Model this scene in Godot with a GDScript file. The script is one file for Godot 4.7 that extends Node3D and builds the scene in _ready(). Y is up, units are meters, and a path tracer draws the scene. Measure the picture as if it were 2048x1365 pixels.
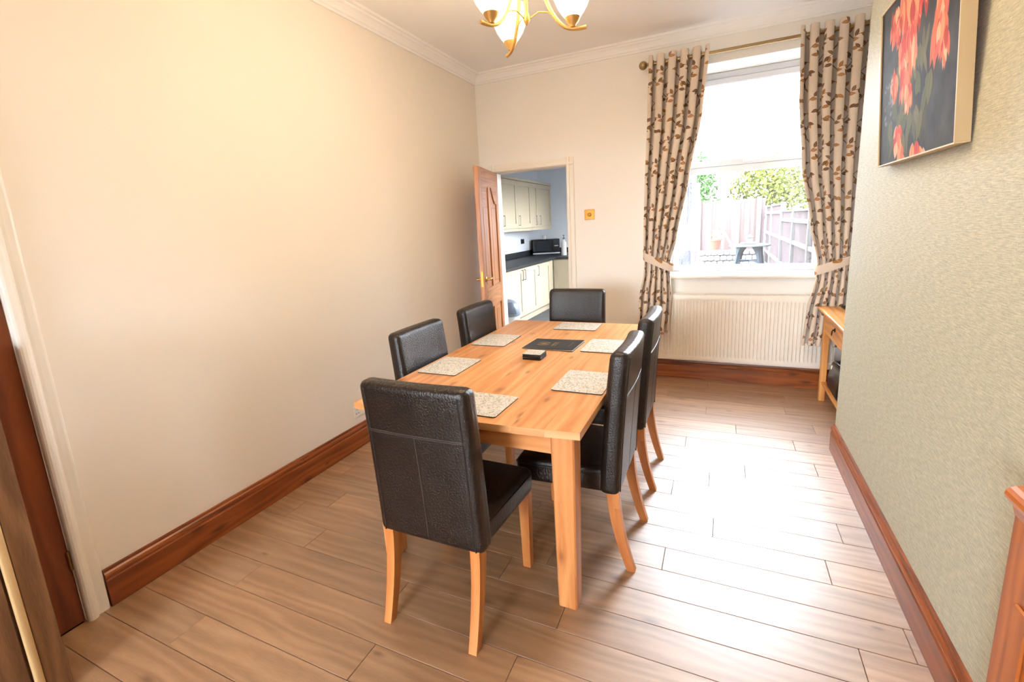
extends Node3D
# A dining room with an oak table and six leather chairs, a kitchen behind the far door and a garden behind the window.
# x runs along the window wall, y up, z from the window wall (0) towards the camera. Metres.

const ROOM_H := 2.956
const CHIM_X := 2.963     # face of the papered chimney breast
const CHIM_Z := 1.195     # its corner next to the window alcove
const ALC_X := 3.38       # alcove side wall
const FRONT_Z := 8.8      # unseen front wall behind the camera, set back to spread the window light
const PLANK_Z := 5.1      # planks are laid one by one as far as this

var M := {}
var taken := {}
var rng := RandomNumberGenerator.new()


# ---------------------------------------------------------------- geometry helper
class G:
	var v := PackedVector3Array()
	var n := PackedVector3Array()
	var uv := PackedVector2Array()
	var xf := Transform3D()
	var gr := 0               # grain axis, in the builder's own axes
	var uo := Vector2()       # texture offset in metres

	func _init(grain := 0, off := Vector2()) -> void:
		gr = grain
		uo = off

	func map(p: Vector3, nn: Vector3) -> Vector2:
		var a := nn.abs()
		var k := 0
		if a.y >= a.x and a.y >= a.z: k = 1
		elif a.z >= a.x: k = 2
		if k == gr:
			return Vector2(p[(k + 1) % 3] * 0.25, p[(k + 2) % 3]) + uo
		return Vector2(p[gr], p[3 - k - gr]) + uo

	func tri(a: Vector3, b: Vector3, c: Vector3, na: Vector3, nb: Vector3, nc: Vector3, ua: Vector2, ub: Vector2, uc: Vector2) -> void:
		var flip := ((b - a).cross(c - a).dot(na + nb + nc) > 0.0) != (xf.basis.determinant() < 0.0)
		v.append(xf * a); n.append((xf.basis * na).normalized()); uv.append(ua)
		if flip:
			v.append(xf * c); n.append((xf.basis * nc).normalized()); uv.append(uc)
			v.append(xf * b); n.append((xf.basis * nb).normalized()); uv.append(ub)
		else:
			v.append(xf * b); n.append((xf.basis * nb).normalized()); uv.append(ub)
			v.append(xf * c); n.append((xf.basis * nc).normalized()); uv.append(uc)

	func face(pts: Array, hint: Vector3) -> void:
		for i in range(1, pts.size() - 1):
			var cr: Vector3 = (pts[i] - pts[0]).cross(pts[i + 1] - pts[0])
			if cr.length() < 1e-12: continue
			var nn := cr.normalized()
			if nn.dot(hint) < 0.0: nn = -nn
			tri(pts[0], pts[i], pts[i + 1], nn, nn, nn, map(pts[0], nn), map(pts[i], nn), map(pts[i + 1], nn))

	func box(c: Vector3, s: Vector3, b := 0.002) -> G:
		var h := s * 0.5
		b = min(b, 0.45 * min(s.x, min(s.y, s.z)))
		for k in 3:
			var i := (k + 1) % 3
			var j := (k + 2) % 3
			for sg in [-1.0, 1.0]:
				var nn := Vector3(); nn[k] = sg
				var q := []
				for e in [[-1, -1], [1, -1], [1, 1], [-1, 1]]:
					var p := c
					p[k] += sg * h[k]; p[i] += e[0] * (h[i] - b); p[j] += e[1] * (h[j] - b)
					q.append(p)
				face(q, nn)
		if b > 0.0:
			for k in 3:
				var i := (k + 1) % 3
				var j := (k + 2) % 3
				for si in [-1.0, 1.0]:
					for sj in [-1.0, 1.0]:
						var nn := Vector3(); nn[i] = si; nn[j] = sj
						var q := []
						for e in [[-1, 0], [1, 0], [1, 1], [-1, 1]]:
							var p := c
							p[k] += e[0] * (h[k] - b)
							p[i] += si * (h[i] - (b if e[1] == 1 else 0.0))
							p[j] += sj * (h[j] - (0.0 if e[1] == 1 else b))
							q.append(p)
						face(q, nn)
			for sx in [-1.0, 1.0]:
				for sy in [-1.0, 1.0]:
					for sz in [-1.0, 1.0]:
						var d := Vector3(sx, sy, sz)
						face([c + d * Vector3(h.x, h.y - b, h.z - b), c + d * Vector3(h.x - b, h.y, h.z - b), c + d * Vector3(h.x - b, h.y - b, h.z)], d)
		return self

	func span(a: Vector3, b: Vector3, bev := 0.002) -> G:
		return box((a + b) * 0.5, (b - a).abs(), bev)

	# rounded box, bent by a function afterwards
	func rbox(c: Vector3, s: Vector3, r: float, bend = null, div := 6) -> G:
		var h := s * 0.5
		var ticks := []
		for k in 3:
			var t := []
			for e in [0.0, 0.25, 0.55, 1.0]: t.append(-h[k] + r * e)
			for e in range(1, div): t.append(lerpf(-h[k] + r, h[k] - r, float(e) / div))
			for e in [1.0, 0.55, 0.25, 0.0]: t.append(h[k] - r * e)
			ticks.append(t)
		var acc := {}
		var tris := []
		for k in 3:
			var i := (k + 1) % 3
			var j := (k + 2) % 3
			for sg in [-1.0, 1.0]:
				var hint := Vector3(); hint[k] = sg
				var grid := []
				for a in ticks[i]:
					var row := []
					for b in ticks[j]:
						var p := Vector3(); p[k] = sg * h[k]; p[i] = a; p[j] = b
						var inner := p.clamp(-(h - Vector3.ONE * r), h - Vector3.ONE * r)
						p = inner + (p - inner).normalized() * r
						var u := map(c + p, hint)
						if bend: p = bend.call(p)
						row.append([c + p, u])
					grid.append(row)
				for a in grid.size() - 1:
					for b in grid[a].size() - 1:
						for t in [[grid[a][b], grid[a + 1][b], grid[a + 1][b + 1]], [grid[a][b], grid[a + 1][b + 1], grid[a][b + 1]]]:
							var cr: Vector3 = (t[1][0] - t[0][0]).cross(t[2][0] - t[0][0])
							if sg < 0.0: cr = -cr
							tris.append(t)
							for q in t:
								var key := Vector3i((q[0] * 20000.0).round())
								acc[key] = acc.get(key, Vector3()) + cr
		for t in tris:
			var m := []
			for q in t: m.append((acc[Vector3i((q[0] * 20000.0).round())] as Vector3).normalized())
			tri(t[0][0], t[1][0], t[2][0], m[0], m[1], m[2], t[0][1], t[1][1], t[2][1])
		return self

	# polygon pushed along an axis: axis 0 takes (z, y), axis 1 (x, z), axis 2 (x, y)
	func prism(poly: PackedVector2Array, axis: int, from: float, to: float) -> G:
		var put := func(p: Vector2, d: float) -> Vector3:
			return Vector3(d, p.y, p.x) if axis == 0 else Vector3(p.x, d, p.y) if axis == 1 else Vector3(p.x, p.y, d)
		var area := 0.0
		for i in poly.size():
			var a := poly[i]
			var b := poly[(i + 1) % poly.size()]
			area += a.x * b.y - b.x * a.y
		for i in poly.size():
			var a := poly[i]
			var b := poly[(i + 1) % poly.size()]
			if a.distance_to(b) < 1e-6: continue
			var o := Vector2(b.y - a.y, a.x - b.x) * signf(area)
			face([put.call(a, from), put.call(b, from), put.call(b, to), put.call(a, to)], put.call(o, 0.0))
		var ix := Geometry2D.triangulate_polygon(poly)
		var nn := Vector3(); nn[axis] = signf(to - from)
		for i in range(0, ix.size(), 3):
			face([put.call(poly[ix[i]], to), put.call(poly[ix[i + 1]], to), put.call(poly[ix[i + 2]], to)], nn)
			face([put.call(poly[ix[i]], from), put.call(poly[ix[i + 1]], from), put.call(poly[ix[i + 2]], from)], -nn)
		return self

	# profile of (radius, height) turned round the axis y, then set by where
	func lathe(prof: Array, where := Transform3D(), seg := 20) -> G:
		var keep := xf
		xf = xf * where
		for i in prof.size() - 1:
			var a: Vector2 = prof[i]
			var b: Vector2 = prof[i + 1]
			var d := (b - a).normalized()
			if a.distance_to(b) < 1e-6: continue
			var d0: Vector2 = d
			var d1: Vector2 = d
			if i > 0 and ((prof[i] - prof[i - 1]) as Vector2).normalized().dot(d) > 0.6: d0 = (((prof[i] - prof[i - 1]) as Vector2).normalized() + d).normalized()
			if i < prof.size() - 2 and ((prof[i + 2] - prof[i + 1]) as Vector2).normalized().dot(d) > 0.6: d1 = (((prof[i + 2] - prof[i + 1]) as Vector2).normalized() + d).normalized()
			for k in seg:
				var t0 := TAU * k / seg
				var t1 := TAU * (k + 1) / seg
				var e0 := Vector3(cos(t0), 0, sin(t0))
				var e1 := Vector3(cos(t1), 0, sin(t1))
				var up := Vector3.UP
				var q := [e0 * a.x + up * a.y, e1 * a.x + up * a.y, e1 * b.x + up * b.y, e0 * b.x + up * b.y]
				var m := [e0 * d0.y - up * d0.x, e1 * d0.y - up * d0.x, e1 * d1.y - up * d1.x, e0 * d1.y - up * d1.x]
				var w := [Vector2(t0 * 0.05, a.y) + uo, Vector2(t1 * 0.05, a.y) + uo, Vector2(t1 * 0.05, b.y) + uo, Vector2(t0 * 0.05, b.y) + uo]
				if q[0].distance_to(q[1]) > 1e-7: tri(q[0], q[1], q[2], m[0], m[1], m[2], w[0], w[1], w[2])
				if q[2].distance_to(q[3]) > 1e-7: tri(q[0], q[2], q[3], m[0], m[2], m[3], w[0], w[2], w[3])
		xf = keep
		return self

	# rings of points joined to a skin; normals smooth
	func loft(rings: Array, capped := true, round_ := true) -> G:
		var k: int = rings[0].size()
		var mids := []
		for r in rings:
			var s := Vector3()
			for p in r: s += p
			mids.append(s / k)
		var length := 0.0
		for i in rings.size() - 1:
			var step: float = (mids[i] as Vector3).distance_to(mids[i + 1])
			for j in k:
				var a: Vector3 = rings[i][j]
				var b: Vector3 = rings[i][(j + 1) % k]
				var c: Vector3 = rings[i + 1][(j + 1) % k]
				var d: Vector3 = rings[i + 1][j]
				var out: Vector3 = (a + b) * 0.5 - mids[i]
				var na: Vector3 = a - mids[i]; var nb: Vector3 = b - mids[i]; var nc: Vector3 = c - mids[i + 1]; var nd: Vector3 = d - mids[i + 1]
				var w := 0.03
				var ua := Vector2(length, w * j) + uo
				var ub := Vector2(length, w * (j + 1)) + uo
				var uc := Vector2(length + step, w * (j + 1)) + uo
				var ud := Vector2(length + step, w * j) + uo
				if not round_:
					var f := (b - a).cross(d - a).normalized()
					if f.dot(out) < 0: f = -f
					na = f; nb = f; nc = f; nd = f
				tri(a, b, c, na, nb, nc, ua, ub, uc)
				tri(a, c, d, na, nc, nd, ua, uc, ud)
			length += step
		if capped:
			face(rings[0], mids[0] - mids[1])
			face(rings[-1], mids[-1] - mids[-2])
		return self

	func tube(path: Array, radius, seg := 10) -> G:
		var rings := []
		var side := Vector3.UP
		for i in path.size():
			var t: Vector3 = (path[mini(i + 1, path.size() - 1)] - path[maxi(i - 1, 0)]).normalized()
			if i == 0: side = t.cross(Vector3.UP if absf(t.y) < 0.9 else Vector3.RIGHT).normalized()
			side = (side - t * side.dot(t)).normalized()
			var up := t.cross(side)
			var r: float = radius[i] if radius is Array else radius
			var ring := []
			for k in seg:
				ring.append(path[i] + (side * cos(TAU * k / seg) + up * sin(TAU * k / seg)) * r)
			rings.append(ring)
		return loft(rings)

	# a grid of points with uvs; smooth
	func grid(p: Array, w: Array, flip := 1.0) -> G:
		var rows := p.size()
		var cols: int = p[0].size()
		var nn := []
		for i in rows:
			var r := []
			for j in cols:
				var du: Vector3 = p[i][mini(j + 1, cols - 1)] - p[i][maxi(j - 1, 0)]
				var dv: Vector3 = p[mini(i + 1, rows - 1)][j] - p[maxi(i - 1, 0)][j]
				r.append(du.cross(dv).normalized() * flip)
			nn.append(r)
		for i in rows - 1:
			for j in cols - 1:
				tri(p[i][j], p[i][j + 1], p[i + 1][j + 1], nn[i][j], nn[i][j + 1], nn[i + 1][j + 1], w[i][j], w[i][j + 1], w[i + 1][j + 1])
				tri(p[i][j], p[i + 1][j + 1], p[i + 1][j], nn[i][j], nn[i + 1][j + 1], nn[i + 1][j], w[i][j], w[i + 1][j + 1], w[i + 1][j])
		return self

	func mesh(m: Material) -> ArrayMesh:
		var a := []
		a.resize(Mesh.ARRAY_MAX)
		a[Mesh.ARRAY_VERTEX] = v
		a[Mesh.ARRAY_NORMAL] = n
		a[Mesh.ARRAY_TEX_UV] = uv
		var am := ArrayMesh.new()
		am.add_surface_from_arrays(Mesh.PRIMITIVE_TRIANGLES, a)
		if m is BaseMaterial3D and m.normal_enabled:
			var st := SurfaceTool.new()
			st.create_from(am, 0)
			st.generate_tangents()
			am = st.commit()
		am.surface_set_material(0, m)
		return am


# ---------------------------------------------------------------- scene helpers
func numbered(called: String) -> String:
	var k: int = taken.get(called, 0)
	taken[called] = k + 1
	return called if k == 0 else "%s_%03d" % [called, k]

func tag(o: Node, label: String, category := "", group := "") -> Node:
	o.set_meta("label", label)
	if category: o.set_meta("category", category)
	if group: o.set_meta("group", group)
	return o

func thing(called: String, label: String, category: String, at := Vector3(), turn := 0.0, group := "") -> Node3D:
	var o := Node3D.new()
	o.name = numbered(called)
	o.position = at
	o.rotation.y = turn
	add_child(o)
	tag(o, label, category, group)
	return o

func put(called: String, g: G, m: Material, parent: Node = self) -> MeshInstance3D:
	var o := MeshInstance3D.new()
	o.mesh = g.mesh(m)
	o.cast_shadow = GeometryInstance3D.SHADOW_CASTING_SETTING_ON
	if parent == self:
		o.name = numbered(called)
		add_child(o)
	else:
		var k := 0
		var nm := called
		while parent.has_node(nm):
			k += 1
			nm = "%s_%03d" % [called, k]
		o.name = nm
		parent.add_child(o)
	return o

func struct(called: String, g: G, m: Material, label: String, category: String) -> MeshInstance3D:
	var o := put(called, g, m)
	o.set_meta("kind", "structure")
	tag(o, label, category)
	return o

func holder(called: String, label: String, category: String, at := Vector3(), turn := 0.0) -> Node3D:
	var o := thing(called, label, category, at, turn)
	o.set_meta("kind", "structure")
	return o

func copy_of(root: Node3D, called: String, label: String, at: Vector3, turn: float) -> Node3D:
	var c: Node3D = root.duplicate()
	c.name = numbered(called)
	add_child(c)
	c.position = at
	c.rotation.y = turn
	c.set_meta("label", label)
	return c


# ---------------------------------------------------------------- materials
func plain(c: Color, rough := 0.6, metal := 0.0, spec := 0.5) -> StandardMaterial3D:
	var m := StandardMaterial3D.new()
	m.albedo_color = c
	m.roughness = rough
	m.metallic = metal
	m.metallic_specular = spec
	return m

func noise(s: int, oct := 2) -> FastNoiseLite:
	var f := FastNoiseLite.new()
	f.seed = s
	f.noise_type = FastNoiseLite.TYPE_SIMPLEX_SMOOTH
	f.frequency = 1.0
	f.fractal_octaves = oct
	return f

func paint(w: int, h: int, f: Callable) -> Image:
	var im := Image.create(w, h, false, Image.FORMAT_RGB8)
	for y in h:
		for x in w:
			im.set_pixel(x, y, f.call(x, y))
	return im

# wood whose grain runs along u; lu x lv metres per repeat
func wood(s: int, dark: Color, mid: Color, light: Color, lu: float, lv: float, w: int, h: int, rings: float, fibre: float, knots: int, rough: float, tint := Color.WHITE) -> StandardMaterial3D:
	var n1 := noise(s); var n2 := noise(s + 1); var n3 := noise(s + 2, 1); var n4 := noise(s + 3)
	var r := RandomNumberGenerator.new(); r.seed = s
	var ks := []
	for i in knots: ks.append(Vector3(r.randf() * lu, r.randf() * lv, r.randf_range(0.6, 1.3)))
	var knotc := Color(dark.r * 0.62, dark.g * 0.5, dark.b * 0.42)
	var one := func(x: float, y: float) -> Color:
		var kn := 0.0
		var push := 0.0
		for k in ks:
			var dx: float = (x - k.x) / (0.035 * k.z)
			var dy: float = (y - k.y) / (0.014 * k.z)
			var d2 := dx * dx + dy * dy
			if d2 < 30.0:
				push += (0.012 if dy > 0 else -0.012) * k.z * exp(-(dx * dx) * 0.25) * exp(-absf(dy) * 0.35)
				kn += 0.6 * exp(-d2 * 1.6)
		var yy := y - push
		var warp := n1.get_noise_2d(x * 1.1, yy * 5.0)
		var ring := sin((yy + warp * 0.035) * rings + n2.get_noise_2d(x * 0.9, yy * 9.0) * 4.0)
		var fb := n3.get_noise_2d(x * 14.0, yy * 420.0)
		var broad := n4.get_noise_2d(x * 1.3, yy * 14.0)
		var t := 0.5 + 0.22 * ring + fibre * fb + 0.34 * broad
		var c := dark.lerp(mid, clampf(t * 2.0, 0, 1)) if t < 0.5 else mid.lerp(light, clampf(t * 2.0 - 1.0, 0, 1))
		return c.lerp(knotc, clampf(kn, 0, 0.85))
	var im := Image.create(w, h, false, Image.FORMAT_RGB8)
	for py in h:
		for px in w:
			var x := lu * px / w
			var y := lv * py / h
			var c: Color = one.call(x, y)
			var ex := clampf((x / lu - 0.9) / 0.1, 0, 1)
			var ey := clampf((y / lv - 0.85) / 0.15, 0, 1)
			if ex > 0.0: c = c.lerp(one.call(x - lu, y), ex)
			if ey > 0.0: c = c.lerp(one.call(x, y - lv), ey)
			im.set_pixel(px, py, c)
	var m := plain(tint, rough)
	m.albedo_texture = ImageTexture.create_from_image(im)
	m.uv1_scale = Vector3(1.0 / lu, 1.0 / lv, 1)
	return m

func tinted(m: StandardMaterial3D, c: Color) -> StandardMaterial3D:
	var d: StandardMaterial3D = m.duplicate()
	d.albedo_color = c
	return d

func bump(m: StandardMaterial3D, s: int, size: float, depth: float, oct := 3) -> void:
	var im := paint(256, 256, func(x, y):
		var f: FastNoiseLite = M["_n%d" % s]
		var a := f.get_noise_2d(x * 0.06, y * 0.06)
		var b := f.get_noise_2d((x - 256) * 0.06, y * 0.06)
		var c := f.get_noise_2d(x * 0.06, (y - 256) * 0.06)
		var d := f.get_noise_2d((x - 256) * 0.06, (y - 256) * 0.06)
		var e := lerpf(lerpf(a, b, x / 256.0), lerpf(c, d, x / 256.0), y / 256.0)
		return Color.from_hsv(0, 0, clampf(0.5 + e * 0.5, 0, 1)))
	im.bump_map_to_normal_map(depth)
	m.normal_enabled = true
	m.normal_texture = ImageTexture.create_from_image(im)
	m.uv1_scale = Vector3(1.0 / size, 1.0 / size, 1)

func make_materials() -> void:
	M.cream = plain(Color(0.94, 0.915, 0.88), 0.9, 0, 0.25)
	M.back_paint = plain(Color(0.955, 0.945, 0.93), 0.9, 0, 0.25)
	M.ceiling = plain(Color(0.98, 0.98, 0.985), 0.95, 0, 0.2)
	M.white = plain(Color(0.93, 0.915, 0.885), 0.45)
	M.gloss = plain(Color(0.935, 0.915, 0.88), 0.35)
	M.upvc = plain(Color(0.84, 0.84, 0.86), 0.3)
	M.radiator = plain(Color(0.93, 0.905, 0.865), 0.35)
	M.brass = plain(Color(0.72, 0.54, 0.27), 0.38, 1.0)
	M.antique = plain(Color(0.62, 0.53, 0.38), 0.32, 1.0)
	M.steel = plain(Color(0.62, 0.61, 0.6), 0.35, 1.0)
	M.black = plain(Color(0.05, 0.05, 0.055), 0.3)
	M.dark_gap = plain(Color(0.16, 0.11, 0.075), 0.9)
	M.glass = plain(Color(1, 1, 1, 0.03), 0.02)
	M.glass.transparency = BaseMaterial3D.TRANSPARENCY_ALPHA

	M.floor = wood(11, Color(0.555, 0.415, 0.285), Color(0.655, 0.505, 0.37), Color(0.725, 0.58, 0.445), 2.6, 0.64, 1280, 512, 130.0, 0.2, 7, 0.42)
	M.floor.metallic_specular = 0.75
	M.floor.clearcoat_enabled = true
	M.floor.clearcoat = 1.0
	M.floor.clearcoat_roughness = 0.48
	M.floors = [M.floor, tinted(M.floor, Color(0.93, 0.93, 0.93)), tinted(M.floor, Color(0.97, 0.955, 0.94)), tinted(M.floor, Color(0.90, 0.885, 0.87))]
	M.table = wood(23, Color(0.77, 0.53, 0.325), Color(0.845, 0.635, 0.43), Color(0.895, 0.715, 0.53), 1.9, 0.5, 1024, 384, 110.0, 0.15, 15, 0.28)
	M.tables = [tinted(M.table, Color(0.98, 0.95, 0.91)), tinted(M.table, Color(0.92, 0.86, 0.80)), tinted(M.table, Color(1.0, 0.98, 0.95)), tinted(M.table, Color(0.95, 0.91, 0.86))]
	M.table = tinted(M.table, Color(0.94, 0.84, 0.74))
	M.pine = wood(37, Color(0.37, 0.175, 0.07), Color(0.54, 0.275, 0.12), Color(0.63, 0.35, 0.165), 2.2, 0.36, 1024, 256, 120.0, 0.1, 7, 0.3)
	M.oak = wood(41, Color(0.56, 0.345, 0.185), Color(0.68, 0.445, 0.26), Color(0.75, 0.52, 0.325), 2.2, 0.4, 768, 256, 160.0, 0.16, 0, 0.35)
	M.beech = wood(53, Color(0.66, 0.38, 0.18), Color(0.76, 0.48, 0.25), Color(0.82, 0.56, 0.32), 1.0, 0.25, 384, 128, 130.0, 0.12, 0, 0.35)
	M.mahogany = wood(67, Color(0.36, 0.165, 0.065), Color(0.46, 0.22, 0.09), Color(0.52, 0.265, 0.115), 2.2, 0.6, 512, 256, 70.0, 0.13, 0, 0.35)
	M.cabinet = wood(71, Color(0.36, 0.235, 0.14), Color(0.46, 0.315, 0.2), Color(0.53, 0.375, 0.25), 1.6, 0.4, 512, 256, 150.0, 0.2, 0, 0.5)
	M.consol = wood(83, Color(0.68, 0.42, 0.2), Color(0.82, 0.57, 0.31), Color(0.88, 0.66, 0.4), 1.2, 0.3, 384, 128, 110.0, 0.1, 2, 0.35)
	M.fire = wood(89, Color(0.55, 0.28, 0.11), Color(0.68, 0.38, 0.17), Color(0.76, 0.46, 0.23), 1.6, 0.36, 512, 192, 110.0, 0.1, 1, 0.3)

	M["_n5"] = noise(5, 4)
	M.leather = plain(Color(0.095, 0.058, 0.042), 0.36, 0, 0.5)
	bump(M.leather, 5, 0.16, 3.0)
	M.stitch = plain(Color(0.2, 0.16, 0.14), 0.5)

	M.paper = paper()
	M.curtain = curtain_cloth()
	M.lining = plain(Color(0.85, 0.80, 0.72), 0.9)
	M.mat_top = mat_print()
	M.cork = plain(Color(0.13, 0.11, 0.1), 0.8)

func paper() -> StandardMaterial3D:
	var a := noise(101, 2); var b := noise(103, 1); var c := noise(107, 2)
	var im := paint(1024, 1024, func(x, y):
		# woven streaks that run along the wall, crossed by finer upright threads
		var t := 0.5 + 0.42 * a.get_noise_2d(x * 0.011, y * 0.16) + 0.22 * b.get_noise_2d(x * 0.03, y * 0.45) + 0.2 * b.get_noise_2d(x * 0.33, y * 0.035) + 0.1 * c.get_noise_2d(x * 0.5, y * 0.5)
		return Color(0.625, 0.64, 0.58).lerp(Color(0.86, 0.84, 0.755), clampf(t, 0, 1)))
	var h: Image = im.duplicate()
	h.convert(Image.FORMAT_L8)
	h.convert(Image.FORMAT_RGB8)
	h.bump_map_to_normal_map(0.7)
	var m := plain(Color.WHITE, 0.6, 0, 0.35)
	m.albedo_texture = ImageTexture.create_from_image(im)
	m.normal_enabled = true
	m.normal_texture = ImageTexture.create_from_image(h)
	m.uv1_scale = Vector3(1 / 0.72, 1 / 0.72, 1)
	return m

func stamp(im: Image, x: float, y: float, r: float, c: Color) -> void:
	var w := im.get_width(); var h := im.get_height()
	for j in range(int(floor(y - r)), int(ceil(y + r)) + 1):
		for i in range(int(floor(x - r)), int(ceil(x + r)) + 1):
			var k := clampf(r + 0.5 - Vector2(i - x, j - y).length(), 0, 1)
			if k > 0.0:
				var p := Vector2i(posmod(i, w), posmod(j, h))
				im.set_pixelv(p, im.get_pixelv(p).lerp(c, k))

func leaf(im: Image, x: float, y: float, ang: float, len_: float, wid: float, c: Color) -> void:
	var d := Vector2(cos(ang), sin(ang))
	var w := im.get_width(); var h := im.get_height()
	var r := int(len_) + 2
	for j in range(int(y) - r, int(y) + r + 1):
		for i in range(int(x) - r, int(x) + r + 1):
			var q := Vector2(i - x, j - y)
			var u := q.dot(d) / len_
			var t := absf(q.dot(Vector2(-d.y, d.x))) / wid
			if u <= 0.0 or u >= 1.0: continue
			var edge := pow(sin(PI * pow(u, 0.8)), 0.9)
			var k := clampf((edge - t) * wid, 0, 1)
			if t < 0.12: k *= 0.7
			if k > 0.0:
				var p := Vector2i(posmod(i, w), posmod(j, h))
				im.set_pixelv(p, im.get_pixelv(p).lerp(c, k))

func curtain_cloth() -> StandardMaterial3D:
	var r := RandomNumberGenerator.new(); r.seed = 77
	var nz := noise(131, 1)
	var im := paint(768, 768, func(x, y):
		var t := 0.5 + 0.5 * nz.get_noise_2d(x * 0.9, y * 0.12) * 0.6 + 0.3 * nz.get_noise_2d(x * 0.1, y * 0.9)
		return Color(0.83, 0.775, 0.715).lerp(Color(0.89, 0.84, 0.785), clampf(t, 0, 1)))
	var stem := Color(0.50, 0.37, 0.29)
	var cs := [Color(0.44, 0.33, 0.26), Color(0.62, 0.44, 0.27), Color(0.66, 0.48, 0.33), Color(0.50, 0.39, 0.31)]
	# two climbing stems per repeat, with curling shoots that carry pairs of leaves
	for sx in [128.0, 384.0, 640.0]:
		var ph := r.randf() * TAU
		for yy in 768 * 2:
			var y := yy * 0.5
			stamp(im, sx + 48.0 * sin(TAU * y / 768.0 * 2.0 + ph), y, 2.3, stem)
		for k in 8:
			var y0 := k * 96.0 + r.randf_range(-8, 8)
			var x0: float = sx + 48.0 * sin(TAU * y0 / 768.0 * 2.0 + ph)
			var side := 1.0 if k % 2 == 0 else -1.0
			var ang := -PI / 2 + side * 0.7
			var p := Vector2(x0, y0)
			var turn := side * r.randf_range(0.004, 0.01)
			var steps := r.randi_range(100, 140)
			for st in steps:
				p += Vector2(cos(ang), sin(ang)) * 1.0
				ang += turn * (0.5 + 1.6 * st / steps)
				stamp(im, p.x, p.y, 1.7, stem)
				if st > 20 and st % 34 == 0:
					var e := 1.0 if (st / 34) % 2 == 0 else -1.0
					leaf(im, p.x, p.y, ang + e * 0.7, r.randf_range(44, 54), r.randf_range(11, 14), cs[r.randi() % 4])
			leaf(im, p.x, p.y, ang, 50, 13, cs[r.randi() % 4])
			leaf(im, x0, y0, -PI / 2 - side * 0.8, 46, 12, cs[r.randi() % 4])
	var m := plain(Color.WHITE, 0.9, 0, 0.2)
	m.albedo_texture = ImageTexture.create_from_image(im)
	m.uv1_scale = Vector3(1 / 0.72, 1 / 0.72, 1)
	m.backlight_enabled = true
	m.backlight = Color(0.22, 0.2, 0.18)
	return m

func mat_print() -> StandardMaterial3D:
	var r := RandomNumberGenerator.new(); r.seed = 9
	var nz := noise(151, 2)
	var im := paint(384, 288, func(x, y):
		var t := 0.5 + 0.6 * nz.get_noise_2d(x * 0.05, y * 0.05)
		return Color(0.78, 0.77, 0.745).lerp(Color(0.84, 0.83, 0.81), clampf(t, 0, 1)))
	var cs := [Color(0.52, 0.57, 0.42), Color(0.63, 0.66, 0.54), Color(0.78, 0.62, 0.57), Color(0.71, 0.66, 0.61), Color(0.57, 0.57, 0.55), Color(0.88, 0.87, 0.85)]
	for i in 900:
		var c: Color = cs[r.randi() % 6]
		leaf(im, r.randf() * 384, r.randf() * 288, r.randf() * TAU, r.randf_range(7, 17), r.randf_range(2, 5), c)
	var m := plain(Color.WHITE, 0.4)
	m.albedo_texture = ImageTexture.create_from_image(im)
	m.uv1_scale = Vector3(1 / 0.3, 1 / 0.225, 1)
	return m


# ---------------------------------------------------------------- the scene
func _ready() -> void:
	rng.seed = 4
	# camera: a wide lens held a little downwards and slightly rolled, its frame shifted off the axis
	var cam := Camera3D.new()
	cam.name = "camera"
	cam.near = 0.05
	cam.far = 200.0
	cam.projection = Camera3D.PROJECTION_FRUSTUM
	cam.size = 2.0 * 682.5 / 936.512 * cam.near
	cam.frustum_offset = Vector2(17.81, -42.66) / 936.512 * cam.near
	cam.transform = Transform3D(Basis(Vector3(0.907327, -0.054356, -0.416898), Vector3(-0.032407, 0.979615, -0.198254), Vector3(0.419175, 0.193392, 0.887069)).orthonormalized(), Vector3(2.2926, 1.4725, 4.4897))
	add_child(cam)
	cam.current = true

	var sky_mat := ProceduralSkyMaterial.new()
	sky_mat.sky_top_color = Color(0.9, 0.95, 1.0)
	sky_mat.sky_horizon_color = Color(0.965, 0.985, 1.0)
	sky_mat.ground_horizon_color = Color(0.8, 0.8, 0.8)
	sky_mat.ground_bottom_color = Color(0.55, 0.55, 0.54)
	sky_mat.sky_energy_multiplier = 5.4
	sky_mat.ground_energy_multiplier = 3.0
	var sky := Sky.new()
	sky.sky_material = sky_mat
	var env := Environment.new()
	env.background_mode = Environment.BG_SKY
	env.sky = sky
	env.tonemap_mode = Environment.TONE_MAPPER_LINEAR
	env.tonemap_exposure = 1.18
	env.sdfgi_enabled = true
	env.ssao_enabled = true
	env.ssil_enabled = true
	var we := WorldEnvironment.new()
	we.name = "world_environment"
	we.environment = env
	add_child(we)

	make_materials()
	build_room()
	build_window()
	build_doors()
	build_kitchen()
	build_garden()
	build_table()
	build_chairs()
	build_table_things()
	build_curtains()
	build_radiator()
	build_chandelier()
	build_picture()
	build_console()
	build_fireplace()
	build_cabinet()
	build_fittings()


func poly(a: Array) -> PackedVector2Array:
	var p := PackedVector2Array()
	for q in a: p.append(Vector2(q[0], q[1]))
	return p

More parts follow.
